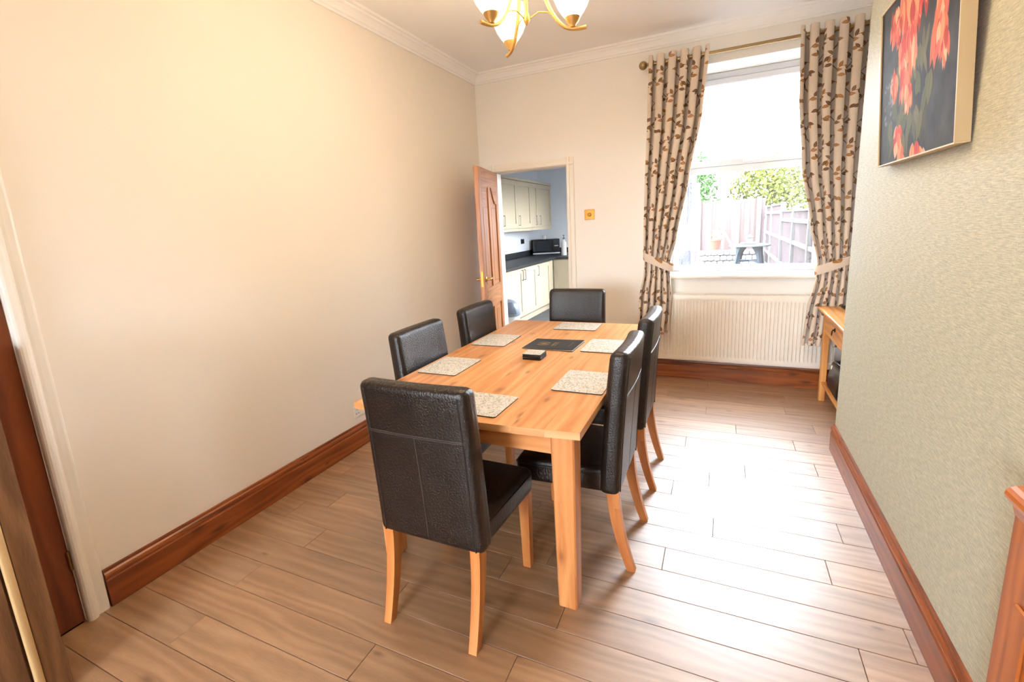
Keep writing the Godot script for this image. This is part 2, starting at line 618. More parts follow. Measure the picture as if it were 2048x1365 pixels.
func build_room() -> void:
	# floor: a slab under laminate planks laid along x in staggered rows
	var fl := struct("floor", G.new(0).span(Vector3(-0.16, -0.15, -0.12), Vector3(3.6, -0.012, FRONT_Z + 0.15), 0.0), M.dark_gap, "brown wood-grain laminate floor of long planks", "floor")
	var joints := {-1: 2.114, -2: 2.753, 1: 2.456, 2: 2.269, 3: 2.085, 5: 2.297, 7: 2.103, 9: 2.758, 10: 0.495, 14: 0.45, 13: 1.189, 11: 1.118, 12: 0.405, 8: 0.348}
	var pitch := 0.1508
	var lenp := 1.285
	for k in range(-10, 25):
		var z0 := 1.436 + pitch * k
		var za := maxf(z0, 0.0)
		var zb := minf(z0 + pitch, PLANK_Z)
		if zb - za < 0.01: continue
		var xm := ALC_X if z0 < CHIM_Z - 0.05 else CHIM_X
		var off: float = joints.get(k, rng.randf() * lenp)
		var x0 := fposmod(off, lenp) - lenp
		while x0 < xm:
			var xa := maxf(x0, 0.0)
			var xb := minf(x0 + lenp, xm)
			if xb - xa > 0.01:
				var g := G.new(0, Vector2(rng.randf() * 2.6, rng.randf() * 0.64))
				g.span(Vector3(xa + 0.0008, -0.012, za + 0.0009), Vector3(xb - 0.0008, 0.0, zb - 0.0009), 0.0012)
				put("plank", g, M.floors[rng.randi() % 4], fl)
			x0 += lenp

	struct("ceiling", G.new(0).span(Vector3(-0.12, ROOM_H, -0.45), Vector3(3.6, ROOM_H + 0.15, FRONT_Z + 0.15), 0.0), M.ceiling, "plain off-white ceiling above the table", "ceiling")

	# left wall with the opening of the brown door
	var g := G.new(0)
	g.span(Vector3(-0.12, -0.012, -0.0), Vector3(0, ROOM_H, 3.752), 0.0)
	g.span(Vector3(-0.16, -0.012, 3.7), Vector3(-0.12, 2.06, 4.6), 0.0)  # added backing behind the brown door, stops daylight leaking under it
	g.span(Vector3(-0.12, 2.02, 3.752), Vector3(0, ROOM_H, 4.52), 0.0)
	g.span(Vector3(-0.12, -0.012, 4.52), Vector3(0, ROOM_H, FRONT_Z), 0.0)
	struct("wall_left", g, M.cream, "bare cream painted wall left of the table", "wall")

	# window wall: doorway to the kitchen, window over the radiator
	g = G.new(0)
	g.span(Vector3(-1.22, -0.012, -0.12), Vector3(0.15, ROOM_H, 0), 0.0)
	g.span(Vector3(0.15, 2.04, -0.12), Vector3(0.948, ROOM_H, 0), 0.0)
	g.span(Vector3(0.948, -0.012, -0.12), Vector3(1.78, ROOM_H, 0), 0.0)
	g.span(Vector3(1.78, -0.012, -0.42), Vector3(1.86, ROOM_H, 0), 0.0)
	g.span(Vector3(1.86, -0.012, -0.42), Vector3(3.06, 0.935, 0), 0.0)
	g.span(Vector3(1.86, 2.685, -0.42), Vector3(3.06, ROOM_H, 0), 0.0)
	g.span(Vector3(3.06, -0.012, -0.42), Vector3(3.6, ROOM_H, 0), 0.0)
	struct("wall_back", g, M.back_paint, "cream wall with the kitchen doorway and the window", "wall")

	# chimney breast, papered, and the alcove beside it
	g = G.new(2)
	g.span(Vector3(CHIM_X, -0.012, CHIM_Z), Vector3(3.6, ROOM_H, 4.72), 0.0)
	struct("wall_right", g, M.paper, "chimney breast wall papered in woven green and gold", "wall")
	g = G.new(2)
	g.span(Vector3(ALC_X, -0.012, 0), Vector3(3.6, ROOM_H, CHIM_Z), 0.0)
	struct("wall_alcove", g, M.cream, "cream side wall of the window alcove", "wall")

	# unseen wall behind the camera; its window placed to light back wall and ceiling
	g = G.new(0)
	var z0 := FRONT_Z
	var z1 := FRONT_Z + 0.15
	var fx := [0.15, 1.75]
	g.span(Vector3(-0.12, -0.012, z0), Vector3(fx[0], ROOM_H, z1), 0.0)
	g.span(Vector3(fx[1], -0.012, z0), Vector3(3.6, ROOM_H, z1), 0.0)
	g.span(Vector3(fx[0], -0.012, z0), Vector3(fx[1], 0.5, z1), 0.0)
	g.span(Vector3(fx[0], 2.4, z0), Vector3(fx[1], ROOM_H, z1), 0.0)
	g.span(Vector3(3.4, -0.012, 4.72), Vector3(3.6, ROOM_H, z0), 0.0)
	struct("wall_front", g, M.cream, "unseen cream walls behind the camera, set back to spread the window light", "wall")
	var w2 := holder("window_2", "unseen white framed window behind the camera, placed to light the back wall", "window", Vector3(0.95, 0.5, z0 + 0.08))
	put("frame", G.new(0).span(Vector3(-0.8, 0, -0.03), Vector3(0.8, 0.05, 0.03)).span(Vector3(-0.8, 1.85, -0.03), Vector3(0.8, 1.9, 0.03)).span(Vector3(-0.8, 0.05, -0.03), Vector3(-0.75, 1.85, 0.03)).span(Vector3(0.75, 0.05, -0.03), Vector3(0.8, 1.85, 0.03)), M.upvc, w2)
	put("pane", G.new(0).span(Vector3(-0.75, 0.05, -0.004), Vector3(0.75, 1.85, 0.004), 0.0), M.glass, w2)
	struct("floor_front", G.new(0).span(Vector3(0, -0.012, PLANK_Z), Vector3(3.4, 0.0, FRONT_Z), 0.0), M.floor, "laminate floor in the front half of the room", "floor")

	# skirting: tall stained pine with a moulded top
	var prof := [[0, 0], [0.021, 0], [0.021, 0.118], [0.017, 0.124], [0.017, 0.130], [0.021, 0.134], [0.0225, 0.142], [0.019, 0.150], [0.013, 0.156], [0.011, 0.167], [0, 0.167]]
	var run := func(called: String, pts: Array, label: String) -> void:
		var gg := G.new(0, Vector2(rng.randf(), 0))
		for e in pts:
			# e: from, to (both on the wall), outward
			var a: Vector3 = e[0]; var b: Vector3 = e[1]; var o: Vector3 = e[2]
			var d := (b - a).normalized()
			gg.xf = Transform3D(Basis(d, Vector3.UP, o), a)
			var pp := []
			for q in prof: pp.append([q[0], q[1]])
			gg.prism(poly(pp), 0, 0.0, a.distance_to(b))
		struct(called, gg, M.pine, label, "skirting board")
	run.call("baseboard_left", [[Vector3(0, 0, 3.668), Vector3(0, 0, 0), Vector3(1, 0, 0)]], "knotty red-brown pine skirting along the cream left wall")
	run.call("baseboard_back", [[Vector3(1.0, 0, 0), Vector3(ALC_X, 0, 0), Vector3(0, 0, 1)]], "knotty red-brown pine skirting under the radiator")
	run.call("baseboard_right", [[Vector3(CHIM_X, 0, CHIM_Z), Vector3(CHIM_X, 0, 3.17), Vector3(-1, 0, 0)]], "red-brown pine skirting under the green wallpaper")

	# cornice
	var cp := [[0, 0], [0, -0.085], [0.012, -0.085], [0.014, -0.07], [0.022, -0.066], [0.03, -0.05], [0.046, -0.032], [0.062, -0.024], [0.066, -0.014], [0.085, -0.012], [0.095, 0]]
	var cg := G.new(0)
	for e in [[Vector3(0, ROOM_H, FRONT_Z), Vector3(0, ROOM_H, 0), Vector3(1, 0, 0)], [Vector3(0, ROOM_H, 0), Vector3(ALC_X, ROOM_H, 0), Vector3(0, 0, 1)], [Vector3(CHIM_X, ROOM_H, CHIM_Z), Vector3(CHIM_X, ROOM_H, 4.7), Vector3(-1, 0, 0)]]:
		cg.xf = Transform3D(Basis((e[1] - e[0]).normalized(), Vector3.UP, e[2]), e[0])
		cg.prism(poly(cp), 0, 0.0, (e[0] as Vector3).distance_to(e[1]))
	struct("trim_1", cg, M.ceiling, "stepped white plaster cornice round the ceiling", "cornice")


func build_window() -> void:
	# white plastic window deep in its reveal; fixed light below, top-hung light above the transom
	var w := holder("window_1", "white framed window between the patterned curtains", "window", Vector3(0, 0, -0.34))
	var x0 := 1.86; var x1 := 3.06; var y0 := 0.965; var y1 := 2.685
	var d := 0.03
	var g := G.new(0)
	g.span(Vector3(x0, y0, -d), Vector3(x1, y0 + 0.055, d), 0.006)
	g.span(Vector3(x0, y1 - 0.055, -d), Vector3(x1, y1, d), 0.006)
	g.span(Vector3(x0, y0 + 0.05, -d), Vector3(x0 + 0.055, y1 - 0.05, d), 0.006)
	g.span(Vector3(x1 - 0.055, y0 + 0.05, -d), Vector3(x1, y1 - 0.05, d), 0.006)
	put("frame", g, M.upvc, w)
	put("transom", G.new(0).span(Vector3(x0 + 0.05, 1.845, -d), Vector3(x1 - 0.05, 1.905, d + 0.004), 0.006), M.upvc, w)
	g = G.new(0)
	var a := 1.905; var b := y1 - 0.055
	g.span(Vector3(x0 + 0.055, a, -0.01), Vector3(x1 - 0.055, a + 0.05, d + 0.018), 0.006)
	g.span(Vector3(x0 + 0.055, b - 0.05, -0.01), Vector3(x1 - 0.055, b, d + 0.018), 0.006)
	g.span(Vector3(x0 + 0.055, a + 0.045, -0.01), Vector3(x0 + 0.105, b - 0.045, d + 0.018), 0.006)
	g.span(Vector3(x1 - 0.105, a + 0.045, -0.01), Vector3(x1 - 0.055, b - 0.045, d + 0.018), 0.006)
	var sash := put("sash", g, M.upvc, w)
	put("pane", G.new(0).span(Vector3(x0 + 0.1, a + 0.045, -0.004), Vector3(x1 - 0.1, b - 0.045, 0.004), 0.0), M.glass, sash)
	put("pane", G.new(0).span(Vector3(x0 + 0.05, y0 + 0.05, -0.004), Vector3(x1 - 0.05, 1.85, 0.004), 0.0), M.glass, w)
	g = G.new(0)
	g.span(Vector3(2.43, 1.918, d + 0.018), Vector3(2.49, 1.938, d + 0.03), 0.004).span(Vector3(2.45, 1.92, d + 0.03), Vector3(2.55, 1.936, d + 0.045), 0.005)
	put("handle", g, M.white, w)
	# inner sill with rounded nose
	g = G.new(0)
	g.prism(poly([[-0.34, 0.935], [0.045, 0.935], [0.052, 0.942], [0.054, 0.952], [0.05, 0.962], [0.043, 0.967], [-0.34, 0.967]]), 0, 1.78, 3.14)
	struct("trim_2", g, M.gloss, "white window sill above the radiator", "window sill")


func build_doors() -> void:
	# white lining and architrave of the kitchen doorway
	var g := G.new(1)
	g.span(Vector3(0.15, 0, -0.124), Vector3(0.178, 2.04, 0.004), 0.002)
	g.span(Vector3(0.92, 0, -0.124), Vector3(0.948, 2.04, 0.004), 0.002)
	g.gr = 0
	g.span(Vector3(0.178, 2.012, -0.124), Vector3(0.92, 2.04, 0.004), 0.002)
	struct("trim_3", g, M.gloss, "white lining inside the kitchen doorway", "door lining")
	g = G.new(0)
	var ap := [[0, 0], [0, 0.022], [0.003, 0.028], [0.009, 0.0315], [0.018, 0.032], [0.026, 0.029], [0.03, 0.024], [0.031, 0.018], [0.036, 0.0165], [0.045, 0.018], [0.062, 0.018], [0.068, 0.016], [0.071, 0.011], [0.072, 0]]
	# sides, then head; profile x runs away from the opening
	g.xf = Transform3D(Basis(Vector3(1, 0, 0), Vector3(0, 0, 1), Vector3(0, 1, 0)), Vector3(0.927, 0, 0))
	g.prism(poly(ap), 2, 0.0, 2.09)
	g.xf = Transform3D(Basis(Vector3(-1, 0, 0), Vector3(0, 0, 1), Vector3(0, 1, 0)), Vector3(0.171, 0, 0))
	g.prism(poly(ap), 2, 0.0, 2.09)
	g.xf = Transform3D(Basis(Vector3(0, 1, 0), Vector3(0, 0, 1), Vector3(1, 0, 0)), Vector3(0.099, 2.018, -0.0008))
	g.prism(poly(ap), 2, 0.0, 0.9)
	struct("trim_4", g, M.gloss, "white moulded architrave round the kitchen doorway", "architrave")

	# oak kitchen door standing open against the left wall; its own x runs from hinge to latch
	var ang := atan2(0.925, 0.205)
	var dr := holder("door_1", "oak panelled door standing open beside the kitchen doorway", "door", Vector3(0.186, 0.004, 0.032), -ang)
	var wd := 0.755; var ht := 2.0; var t := 0.02
	var st := 0.1
	var mid0 := 0.335; var mid1 := 0.42
	put("stile", G.new(1, Vector2(0.1, 0.02)).span(Vector3(0, 0, -t), Vector3(st, ht, t), 0.003), M.oak, dr)
	put("stile", G.new(1, Vector2(0.5, 0.2)).span(Vector3(wd - st, 0, -t), Vector3(wd, ht, t), 0.003), M.oak, dr)
	put("bottom_rail", G.new(0, Vector2(0.3, 0.1)).span(Vector3(st, 0, -t), Vector3(wd - st, 0.22, t), 0.003), M.oak, dr)
	put("lock_rail", G.new(0, Vector2(0.9, 0.15)).span(Vector3(st, 0.72, -t), Vector3(wd - st, 0.92, t), 0.003), M.oak, dr)
	# the top rail is cut in two swan-neck curves that rise to the middle
	var pts := [[st, ht], [st, 1.70]]
	for i in 13:
		var u := i / 12.0
		pts.append([lerpf(st, mid0, u), 1.70 + 0.15 * smoothstep(0.2, 1.0, u)])
	for i in 13:
		var u := i / 12.0
		pts.append([lerpf(mid1, wd - st, u), 1.85 - 0.15 * smoothstep(0.0, 0.8, u)])
	pts.append([wd - st, ht])
	put("top_rail", G.new(0, Vector2(0.2, 0.3)).prism(poly(pts), 2, -t, t), M.oak, dr)
	put("muntin", G.new(1, Vector2(0.7, 0.05)).span(Vector3(mid0, 0.92, -t), Vector3(mid1, 1.86, t), 0.002), M.oak, dr)
	put("muntin", G.new(1, Vector2(0.2, 0.25)).span(Vector3(mid0, 0.22, -t), Vector3(mid1, 0.72, t), 0.002), M.oak, dr)
	for e in [[st, mid0, 0.92, 1.86], [mid1, wd - st, 0.92, 1.86], [st, mid0, 0.22, 0.72], [mid1, wd - st, 0.22, 0.72]]:
		var p := G.new(1, Vector2(rng.randf(), rng.randf()))
		p.span(Vector3(e[0], e[2], -0.007), Vector3(e[1], e[3], 0.007), 0.0)
		var top: float = e[3] - (0.2 if e[3] > 1.0 else 0.035)
		p.span(Vector3(e[0] + 0.035, e[2] + 0.035, -0.013), Vector3(e[1] - 0.035, top, 0.013), 0.006)
		put("panel", p, M.oak, dr)
	for s in [-1.0, 1.0]:
		var h := G.new(0)
		h.lathe([Vector2(0, 0), Vector2(0.026, 0), Vector2(0.026, 0.006), Vector2(0.02, 0.01), Vector2(0.009, 0.012), Vector2(0.009, 0.045), Vector2(0, 0.05)], Transform3D(Basis(Vector3(1, 0, 0), s * PI / 2), Vector3(wd - 0.055, 1.015, s * t)))
		h.tube([Vector3(wd - 0.055, 1.015, s * (t + 0.042)), Vector3(wd - 0.085, 1.018, s * (t + 0.045)), Vector3(wd - 0.12, 1.012, s * (t + 0.043)), Vector3(wd - 0.155, 1.014, s * (t + 0.038)), Vector3(wd - 0.168, 1.02, s * (t + 0.036))], [0.009, 0.0085, 0.007, 0.0065, 0.007], 10)
		tag(put("handle", h, M.brass, dr), "polished brass lever handle")
	put("latch_plate", G.new(1).span(Vector3(wd - 0.0005, 0.95, -0.011), Vector3(wd + 0.002, 1.09, 0.011), 0.0005), M.brass, dr)

	# brown flush door in the left wall, closed
	var d2 := holder("door_2", "plain red-brown door shut in the cream left wall", "door", Vector3(0, 0, 3.752))
	put("leaf", G.new(1).span(Vector3(-0.045, 0.004, 0.001), Vector3(0.0, 2.0, 0.764), 0.001), M.mahogany, d2)
	put("hinge", G.new(1).lathe([Vector2(0, 0.24), Vector2(0.006, 0.24), Vector2(0.006, 0.32), Vector2(0, 0.32)], Transform3D(Basis(), Vector3(0.007, 0, 0.004)), 10), M.antique, d2)
	put("hinge", G.new(1).lathe([Vector2(0, 1.74), Vector2(0.006, 1.74), Vector2(0.006, 1.82), Vector2(0, 1.82)], Transform3D(Basis(), Vector3(0.007, 0, 0.004)), 10), M.antique, d2)
	put("knob", G.new(0).lathe([Vector2(0, 0), Vector2(0.025, 0), Vector2(0.01, 0.01), Vector2(0.01, 0.03), Vector2(0.028, 0.045), Vector2(0.022, 0.065), Vector2(0, 0.07)], Transform3D(Basis(Vector3(0, 0, 1), -PI / 2), Vector3(-0.004, 1.0, 0.7))), M.brass, d2)
	g = G.new(0)
	g.xf = Transform3D(Basis(Vector3(0, 0, -1), Vector3(1, 0, 0), Vector3(0, 1, 0)), Vector3(0, 0, 3.75))
	var ap2 := []
	for q in ap: ap2.append([q[0] * 1.11, q[1]])
	g.prism(poly(ap2), 2, 0.0, 2.09)
	g.xf = Transform3D(Basis(Vector3(0, 0, 1), Vector3(1, 0, 0), Vector3(0, 1, 0)), Vector3(0, 0, 4.52))
	g.prism(poly(ap2), 2, 0.0, 2.09)
	g.xf = Transform3D(Basis(Vector3(0, 1, 0), Vector3(1, 0, 0), Vector3(0, 0, 1)), Vector3(-0.0008, 2.01, 3.67))
	g.prism(poly(ap2), 2, 0.0, 0.93)
	struct("trim_5", g, M.gloss, "white moulded architrave beside the red-brown door", "architrave")


func shaker(parent: Node3D, w: float, h: float, at: Vector3, turn: float, handle: Vector2, m: Material) -> void:
	# a framed door: flat recessed panel, four frame members in one leaf, bar handle as its sub-part. Its own x is the width, +z faces out.
	var g := G.new(1)
	var f := 0.075
	var t := 0.02
	g.xf = Transform3D(Basis(Vector3.UP, turn), at)
	g.span(Vector3(0.002, 0.002, 0), Vector3(f, h - 0.002, t), 0.0015)
	g.span(Vector3(w - f, 0.002, 0), Vector3(w - 0.002, h - 0.002, t), 0.0015)
	g.span(Vector3(f, 0.002, 0), Vector3(w - f, f, t), 0.0015)
	g.span(Vector3(f, h - f, 0), Vector3(w - f, h - 0.002, t), 0.0015)
	g.span(Vector3(f - 0.002, f - 0.002, 0), Vector3(w - f + 0.002, h - f + 0.002, 0.009), 0.0)
	var d := put("cabinet_door", g, m, parent)
	if handle.x >= 0.0:
		var k := G.new(1)
		k.xf = g.xf
		var y := handle.y
		k.span(Vector3(handle.x - 0.006, y, t + 0.022), Vector3(handle.x + 0.006, y + 0.16, t + 0.032), 0.003)
		k.span(Vector3(handle.x - 0.006, y, t), Vector3(handle.x + 0.006, y + 0.012, t + 0.024), 0.002)
		k.span(Vector3(handle.x - 0.006, y + 0.148, t), Vector3(handle.x + 0.006, y + 0.16, t + 0.024), 0.002)
		put("handle", k, M.steel, d)

func build_kitchen() -> void:
	M.kwall = plain(Color(0.94, 0.95, 0.965), 0.85)
	M.kcream = plain(Color(0.76, 0.70, 0.59), 0.5)
	M.worktop = plain(Color(0.15, 0.155, 0.165), 0.4)
	M.ktile = plain(Color(0.33, 0.33, 0.34), 0.5)
	M.brick = plain(Color(0.262, 0.262, 0.288), 0.9)
	M.brick.specular_mode = BaseMaterial3D.SPECULAR_DISABLED
	var kl := -1.1; var kb := -4.7; var kr := 1.62
	var kf := struct("floor_kitchen", G.new(0).span(Vector3(kl - 0.1, -0.15, kb - 0.1), Vector3(kr + 0.1, -0.006, -0.12), 0.0), M.dark_gap, "dark grey tiled kitchen floor beyond the doorway", "floor")
	for i in 5:
		for j in 11:
			var a := Vector3(-0.5 + i * 0.4, -0.006, -0.13 - j * 0.4)
			put("tile", G.new(0).span(a + Vector3(0.002, 0, -0.398), a + Vector3(0.398, 0.006, -0.002), 0.001), M.ktile, kf)
	struct("wall_kitchen_left", G.new(0).span(Vector3(kl - 0.12, -0.006, kb), Vector3(kl, 2.6, -0.12), 0.0), M.kwall, "pale blue-grey kitchen wall behind the cream cabinets", "wall")
	struct("wall_kitchen_back", G.new(0).span(Vector3(kl - 0.12, -0.006, kb - 0.12), Vector3(kr + 0.13, 2.75, kb), 0.0), M.kwall, "pale blue-grey end wall of the kitchen", "wall")
	struct("ceiling_kitchen", G.new(0).span(Vector3(kl - 0.12, 2.6, kb), Vector3(kr + 0.13, 2.75, -0.42), 0.0).span(Vector3(kl - 0.12, 2.6, -0.42), Vector3(1.78, 2.75, -0.12), 0.0), M.ceiling, "white kitchen ceiling beyond the doorway", "ceiling")
	# right kitchen wall with an unseen window placed to light the kitchen; brick outside
	var g := G.new(0)
	var wx := [kr, kr + 0.13]
	g.span(Vector3(wx[0], -0.15, kb), Vector3(wx[1], 0.95, -0.12), 0.0)
	g.span(Vector3(wx[0], 2.15, kb), Vector3(wx[1], 2.6, -0.12), 0.0)
	g.span(Vector3(wx[0], 0.95, kb), Vector3(wx[1], 2.15, -3.9), 0.0)
	g.span(Vector3(wx[0], 0.95, -0.7), Vector3(wx[1], 2.15, -0.12), 0.0)
	struct("wall_kitchen_right", g, M.kwall, "pale kitchen side wall towards the garden", "wall")
	var kw := holder("window_3", "unseen kitchen side window, placed to light the kitchen", "window", Vector3(kr + 0.06, 0.95, -2.3))
	put("frame", G.new(0).span(Vector3(-0.03, 0, -1.6), Vector3(0.03, 0.06, 1.6)).span(Vector3(-0.03, 1.14, -1.6), Vector3(0.03, 1.2, 1.6)).span(Vector3(-0.03, 0.06, -1.6), Vector3(0.03, 1.14, -1.55)).span(Vector3(-0.03, 0.06, 1.55), Vector3(0.03, 1.14, 1.6)).span(Vector3(-0.03, 0.06, -0.03), Vector3(0.03, 1.14, 0.03)), M.upvc, kw)
	put("pane", G.new(0).span(Vector3(-0.004, 0.06, -1.55), Vector3(0.004, 1.14, -0.03), 0.0), M.glass, kw)
	put("pane", G.new(0).span(Vector3(-0.004, 0.06, 0.03), Vector3(0.004, 1.14, 1.55), 0.0), M.glass, kw)

	# wall cabinets: four units along the left wall
	var zs := [-1.28, -1.89, -2.5, -3.1, -3.42, -4.12]
	var hs := [0.05, 0.06, 0.045, 0.20, 0.06]
	var names := ["cream wall cabinet nearest the kitchen doorway", "cream wall cabinet with handle nearest the white jamb", "cream wall cabinet, second from the white jamb", "narrow cream wall cabinet above the black socket", "cream wall cabinet above the microwave"]
	for i in 5:
		var w: float = zs[i] - zs[i + 1]
		var c := thing("wall_cabinet", names[i], "cabinet", Vector3(-0.65, 1.44, zs[i]), 0.0, "cream kitchen wall cabinets")
		put("body", G.new(1).span(Vector3(kl + 0.65, 0.0, -w + 0.001), Vector3(-0.021, 0.74, -0.001), 0.001), M.kcream, c)
		put("top_moulding", G.new(2).span(Vector3(kl + 0.65, 0.74, -w + 0.001), Vector3(0.012, 0.775, -0.001), 0.004), M.kcream, c)
		put("pelmet", G.new(2).span(Vector3(-0.03, -0.045, -w + 0.001), Vector3(0.004, -0.001, -0.001), 0.003), M.kcream, c)
		shaker(c, w, 0.735, Vector3(-0.02, 0.002, 0), PI / 2, Vector2(hs[i], 0.04), M.kcream)
	# base cabinets along the left wall and one of the return run
	zs = [-0.75, -1.42, -2.04, -2.62, -3.44]
	hs = [0.5, 0.57, 0.05, 0.05]
	names = ["cream base cabinet nearest the kitchen doorway", "cream base cabinet behind the swing-lid bin", "cream base cabinet just beyond the swing-lid bin", "cream base cabinet in the kitchen corner"]
	for i in 4:
		var w: float = zs[i] - zs[i + 1]
		var c := thing("base_cabinet", names[i], "cabinet", Vector3(-0.42, 0, zs[i]), 0.0, "cream kitchen base cabinets")
		put("body", G.new(1).span(Vector3(kl + 0.42, 0.12, -w + 0.001), Vector3(-0.021, 0.868, -0.001), 0.001), M.kcream, c)
		put("plinth", G.new(2).span(Vector3(-0.085, 0.0, -w + 0.001), Vector3(-0.068, 0.118, -0.001), 0.001), M.kcream, c)
		if i == 3: put("filler", G.new(1).span(Vector3(-0.021, 0.125, -w), Vector3(0.0, 0.855, -w + 0.158), 0.001), M.kcream, c)
		shaker(c, w - (0.16 if i == 3 else 0.0), 0.73, Vector3(-0.02, 0.125, 0), PI / 2, Vector2(hs[i], 0.545), M.kcream)
	var c2 := thing("base_cabinet", "cream base cabinet facing the doorway, under the white bottle", "cabinet", Vector3(-0.42, 0, -3.46), 0.0, "cream kitchen base cabinets")
	put("body", G.new(1).span(Vector3(0.0, 0.12, kb + 3.47), Vector3(1.2, 0.868, -0.021), 0.001), M.kcream, c2)
	put("plinth", G.new(0).span(Vector3(-0.06, 0, -0.09), Vector3(1.2, 0.118, -0.07), 0.001), M.kcream, c2)
	shaker(c2, 0.5, 0.73, Vector3(0.0, 0.125, -0.02), 0.0, Vector2(0.44, 0.545), M.kcream)
	shaker(c2, 0.6, 0.73, Vector3(0.52, 0.125, -0.02), 0.0, Vector2(0.05, 0.545), M.kcream)

	var wt := thing("worktop", "dark grey kitchen worktop on the cream base cabinets", "worktop", Vector3(-0.36, 0.87, -0.75))
	g = G.new(2)
	g.span(Vector3(kl + 0.36, 0, kb + 0.75), Vector3(0, 0.04, 0), 0.006)
	g.span(Vector3(0, 0, kb + 0.75), Vector3(1.2, 0.04, -2.68), 0.006)
	put("top", g, M.worktop, wt)
	put("upstand", G.new(2).span(Vector3(kl + 0.36, 0.041, kb + 0.75), Vector3(kl + 0.38, 0.14, 0), 0.002).span(Vector3(kl + 0.38, 0.041, kb + 0.75), Vector3(1.2, 0.14, kb + 0.77), 0.002), M.worktop, wt)

	# microwave, turned out of the corner; front edge found from the photograph's sight lines
	var mw := thing("microwave", "black microwave oven with a silver base strip on the worktop", "microwave", Vector3(-0.775, 0.91, -4.125), atan2(0.23, 0.47))
	put("body", G.new(0).span(Vector3(-0.262, 0.012, -0.34), Vector3(0.262, 0.292, -0.02), 0.006), plain(Color(0.12, 0.12, 0.125), 0.35), mw)
	put("door", G.new(0).span(Vector3(-0.26, 0.04, -0.019), Vector3(0.12, 0.288, 0.0), 0.004), plain(Color(0.045, 0.05, 0.06), 0.08), mw)
	put("window", G.new(0).span(Vector3(-0.2, 0.075, -0.002), Vector3(0.07, 0.255, 0.002), 0.001), plain(Color(0.12, 0.145, 0.18), 0.06), mw)
	var cp := put("control_panel", G.new(0).span(Vector3(0.123, 0.04, -0.019), Vector3(0.26, 0.288, -0.001), 0.004), plain(Color(0.05, 0.05, 0.055), 0.2), mw)
	put("display", G.new(0).span(Vector3(0.15, 0.225, -0.002), Vector3(0.235, 0.262, 0.001), 0.001), plain(Color(0.2, 0.23, 0.24), 0.1), cp)
	put("button", G.new(0).span(Vector3(0.155, 0.155, -0.002), Vector3(0.23, 0.172, 0.003), 0.001), M.steel, cp)
	put("base_strip", G.new(0).span(Vector3(-0.26, 0.012, -0.019), Vector3(0.26, 0.037, 0.002), 0.003), plain(Color(0.82, 0.83, 0.85), 0.3, 0.3), mw)
	for s in [-0.22, 0.22]:
		put("foot", G.new(1).lathe([Vector2(0.014, 0.0), Vector2(0.014, 0.012)], Transform3D(Basis(), Vector3(s, 0, -0.06)), 10), M.black, mw)
		put("foot", G.new(1).lathe([Vector2(0.014, 0.0), Vector2(0.014, 0.012)], Transform3D(Basis(), Vector3(s, 0, -0.3)), 10), M.black, mw)
	var tub := thing("tub", "small white tub on top of the black microwave", "tub", Vector3(-0.86, 1.202, -4.25))
	put("body", G.new(1).lathe([Vector2(0, 0), Vector2(0.036, 0), Vector2(0.042, 0.06), Vector2(0, 0.06)]), M.white, tub)
	put("lid", G.new(1).lathe([Vector2(0, 0.06), Vector2(0.045, 0.06), Vector2(0.045, 0.072), Vector2(0, 0.074)]), plain(Color(0.85, 0.8, 0.82), 0.4), tub)
	var bt := thing("bottle", "white pump bottle on the worktop beside the doorway edge", "bottle", Vector3(-0.335, 0.91, -3.85))
	put("body", G.new(1).lathe([Vector2(0, 0), Vector2(0.048, 0), Vector2(0.05, 0.01), Vector2(0.05, 0.22), Vector2(0.04, 0.25), Vector2(0.016, 0.27), Vector2(0.016, 0.29), Vector2(0, 0.29)]), M.white, bt)
	put("pump", G.new(1).lathe([Vector2(0.02, 0.29), Vector2(0.02, 0.315), Vector2(0.007, 0.32), Vector2(0.007, 0.35), Vector2(0.018, 0.352), Vector2(0.018, 0.368), Vector2(0, 0.37)]), plain(Color(0.45, 0.5, 0.5), 0.4), bt)
	var so := thing("wall_socket", "black socket on the kitchen wall above the worktop", "socket", Vector3(kl, 1.15, -3.72))
	put("plate", G.new(1).span(Vector3(0, 0, -0.075), Vector3(0.009, 0.088, 0.075), 0.002), M.black, so)
	for e in [-0.03, 0.015]: put("switch", G.new(1).span(Vector3(0.009, 0.06, e), Vector3(0.013, 0.078, e + 0.015), 0.001), M.black, so)

	# swing bin on the kitchen floor in front of the cabinets
	var bn := thing("swing_bin", "white kitchen bin with a grey swing lid beside the door jamb", "bin", Vector3(-0.195, 0, -0.95))
	put("body", G.new(1).lathe([Vector2(0, 0), Vector2(0.115, 0), Vector2(0.122, 0.01), Vector2(0.148, 0.36), Vector2(0.15, 0.365), Vector2(0, 0.365)], Transform3D(), 28), M.white, bn)
	var lid := put("lid", G.new(1).lathe([Vector2(0.153, 0.35), Vector2(0.157, 0.36), Vector2(0.155, 0.40), Vector2(0.145, 0.45), Vector2(0.12, 0.505), Vector2(0.08, 0.54), Vector2(0.03, 0.555), Vector2(0, 0.556)], Transform3D(), 28), plain(Color(0.5, 0.52, 0.55), 0.4), bn)
	var fp := G.new(1)
	fp.xf = Transform3D(Basis(Vector3(0, 1, 0), 0.5), Vector3())
	var pg := []; var pu := []
	for i in 7:
		var row := []; var ru := []
		for j in 9:
			var y := lerpf(0.385, 0.53, i / 6.0)
			var rr := 0.162 * sqrt(maxf(0.0, 1.0 - pow(maxf(0.0, y - 0.37) / 0.2, 2.2))) + 0.002
			var th := lerpf(-0.62, 0.62, j / 8.0) * (1.0 - 0.25 * i / 6.0)
			row.append(Vector3(sin(th) * rr, y, cos(th) * rr)); ru.append(Vector2(th, y))
		pg.append(row); pu.append(ru)
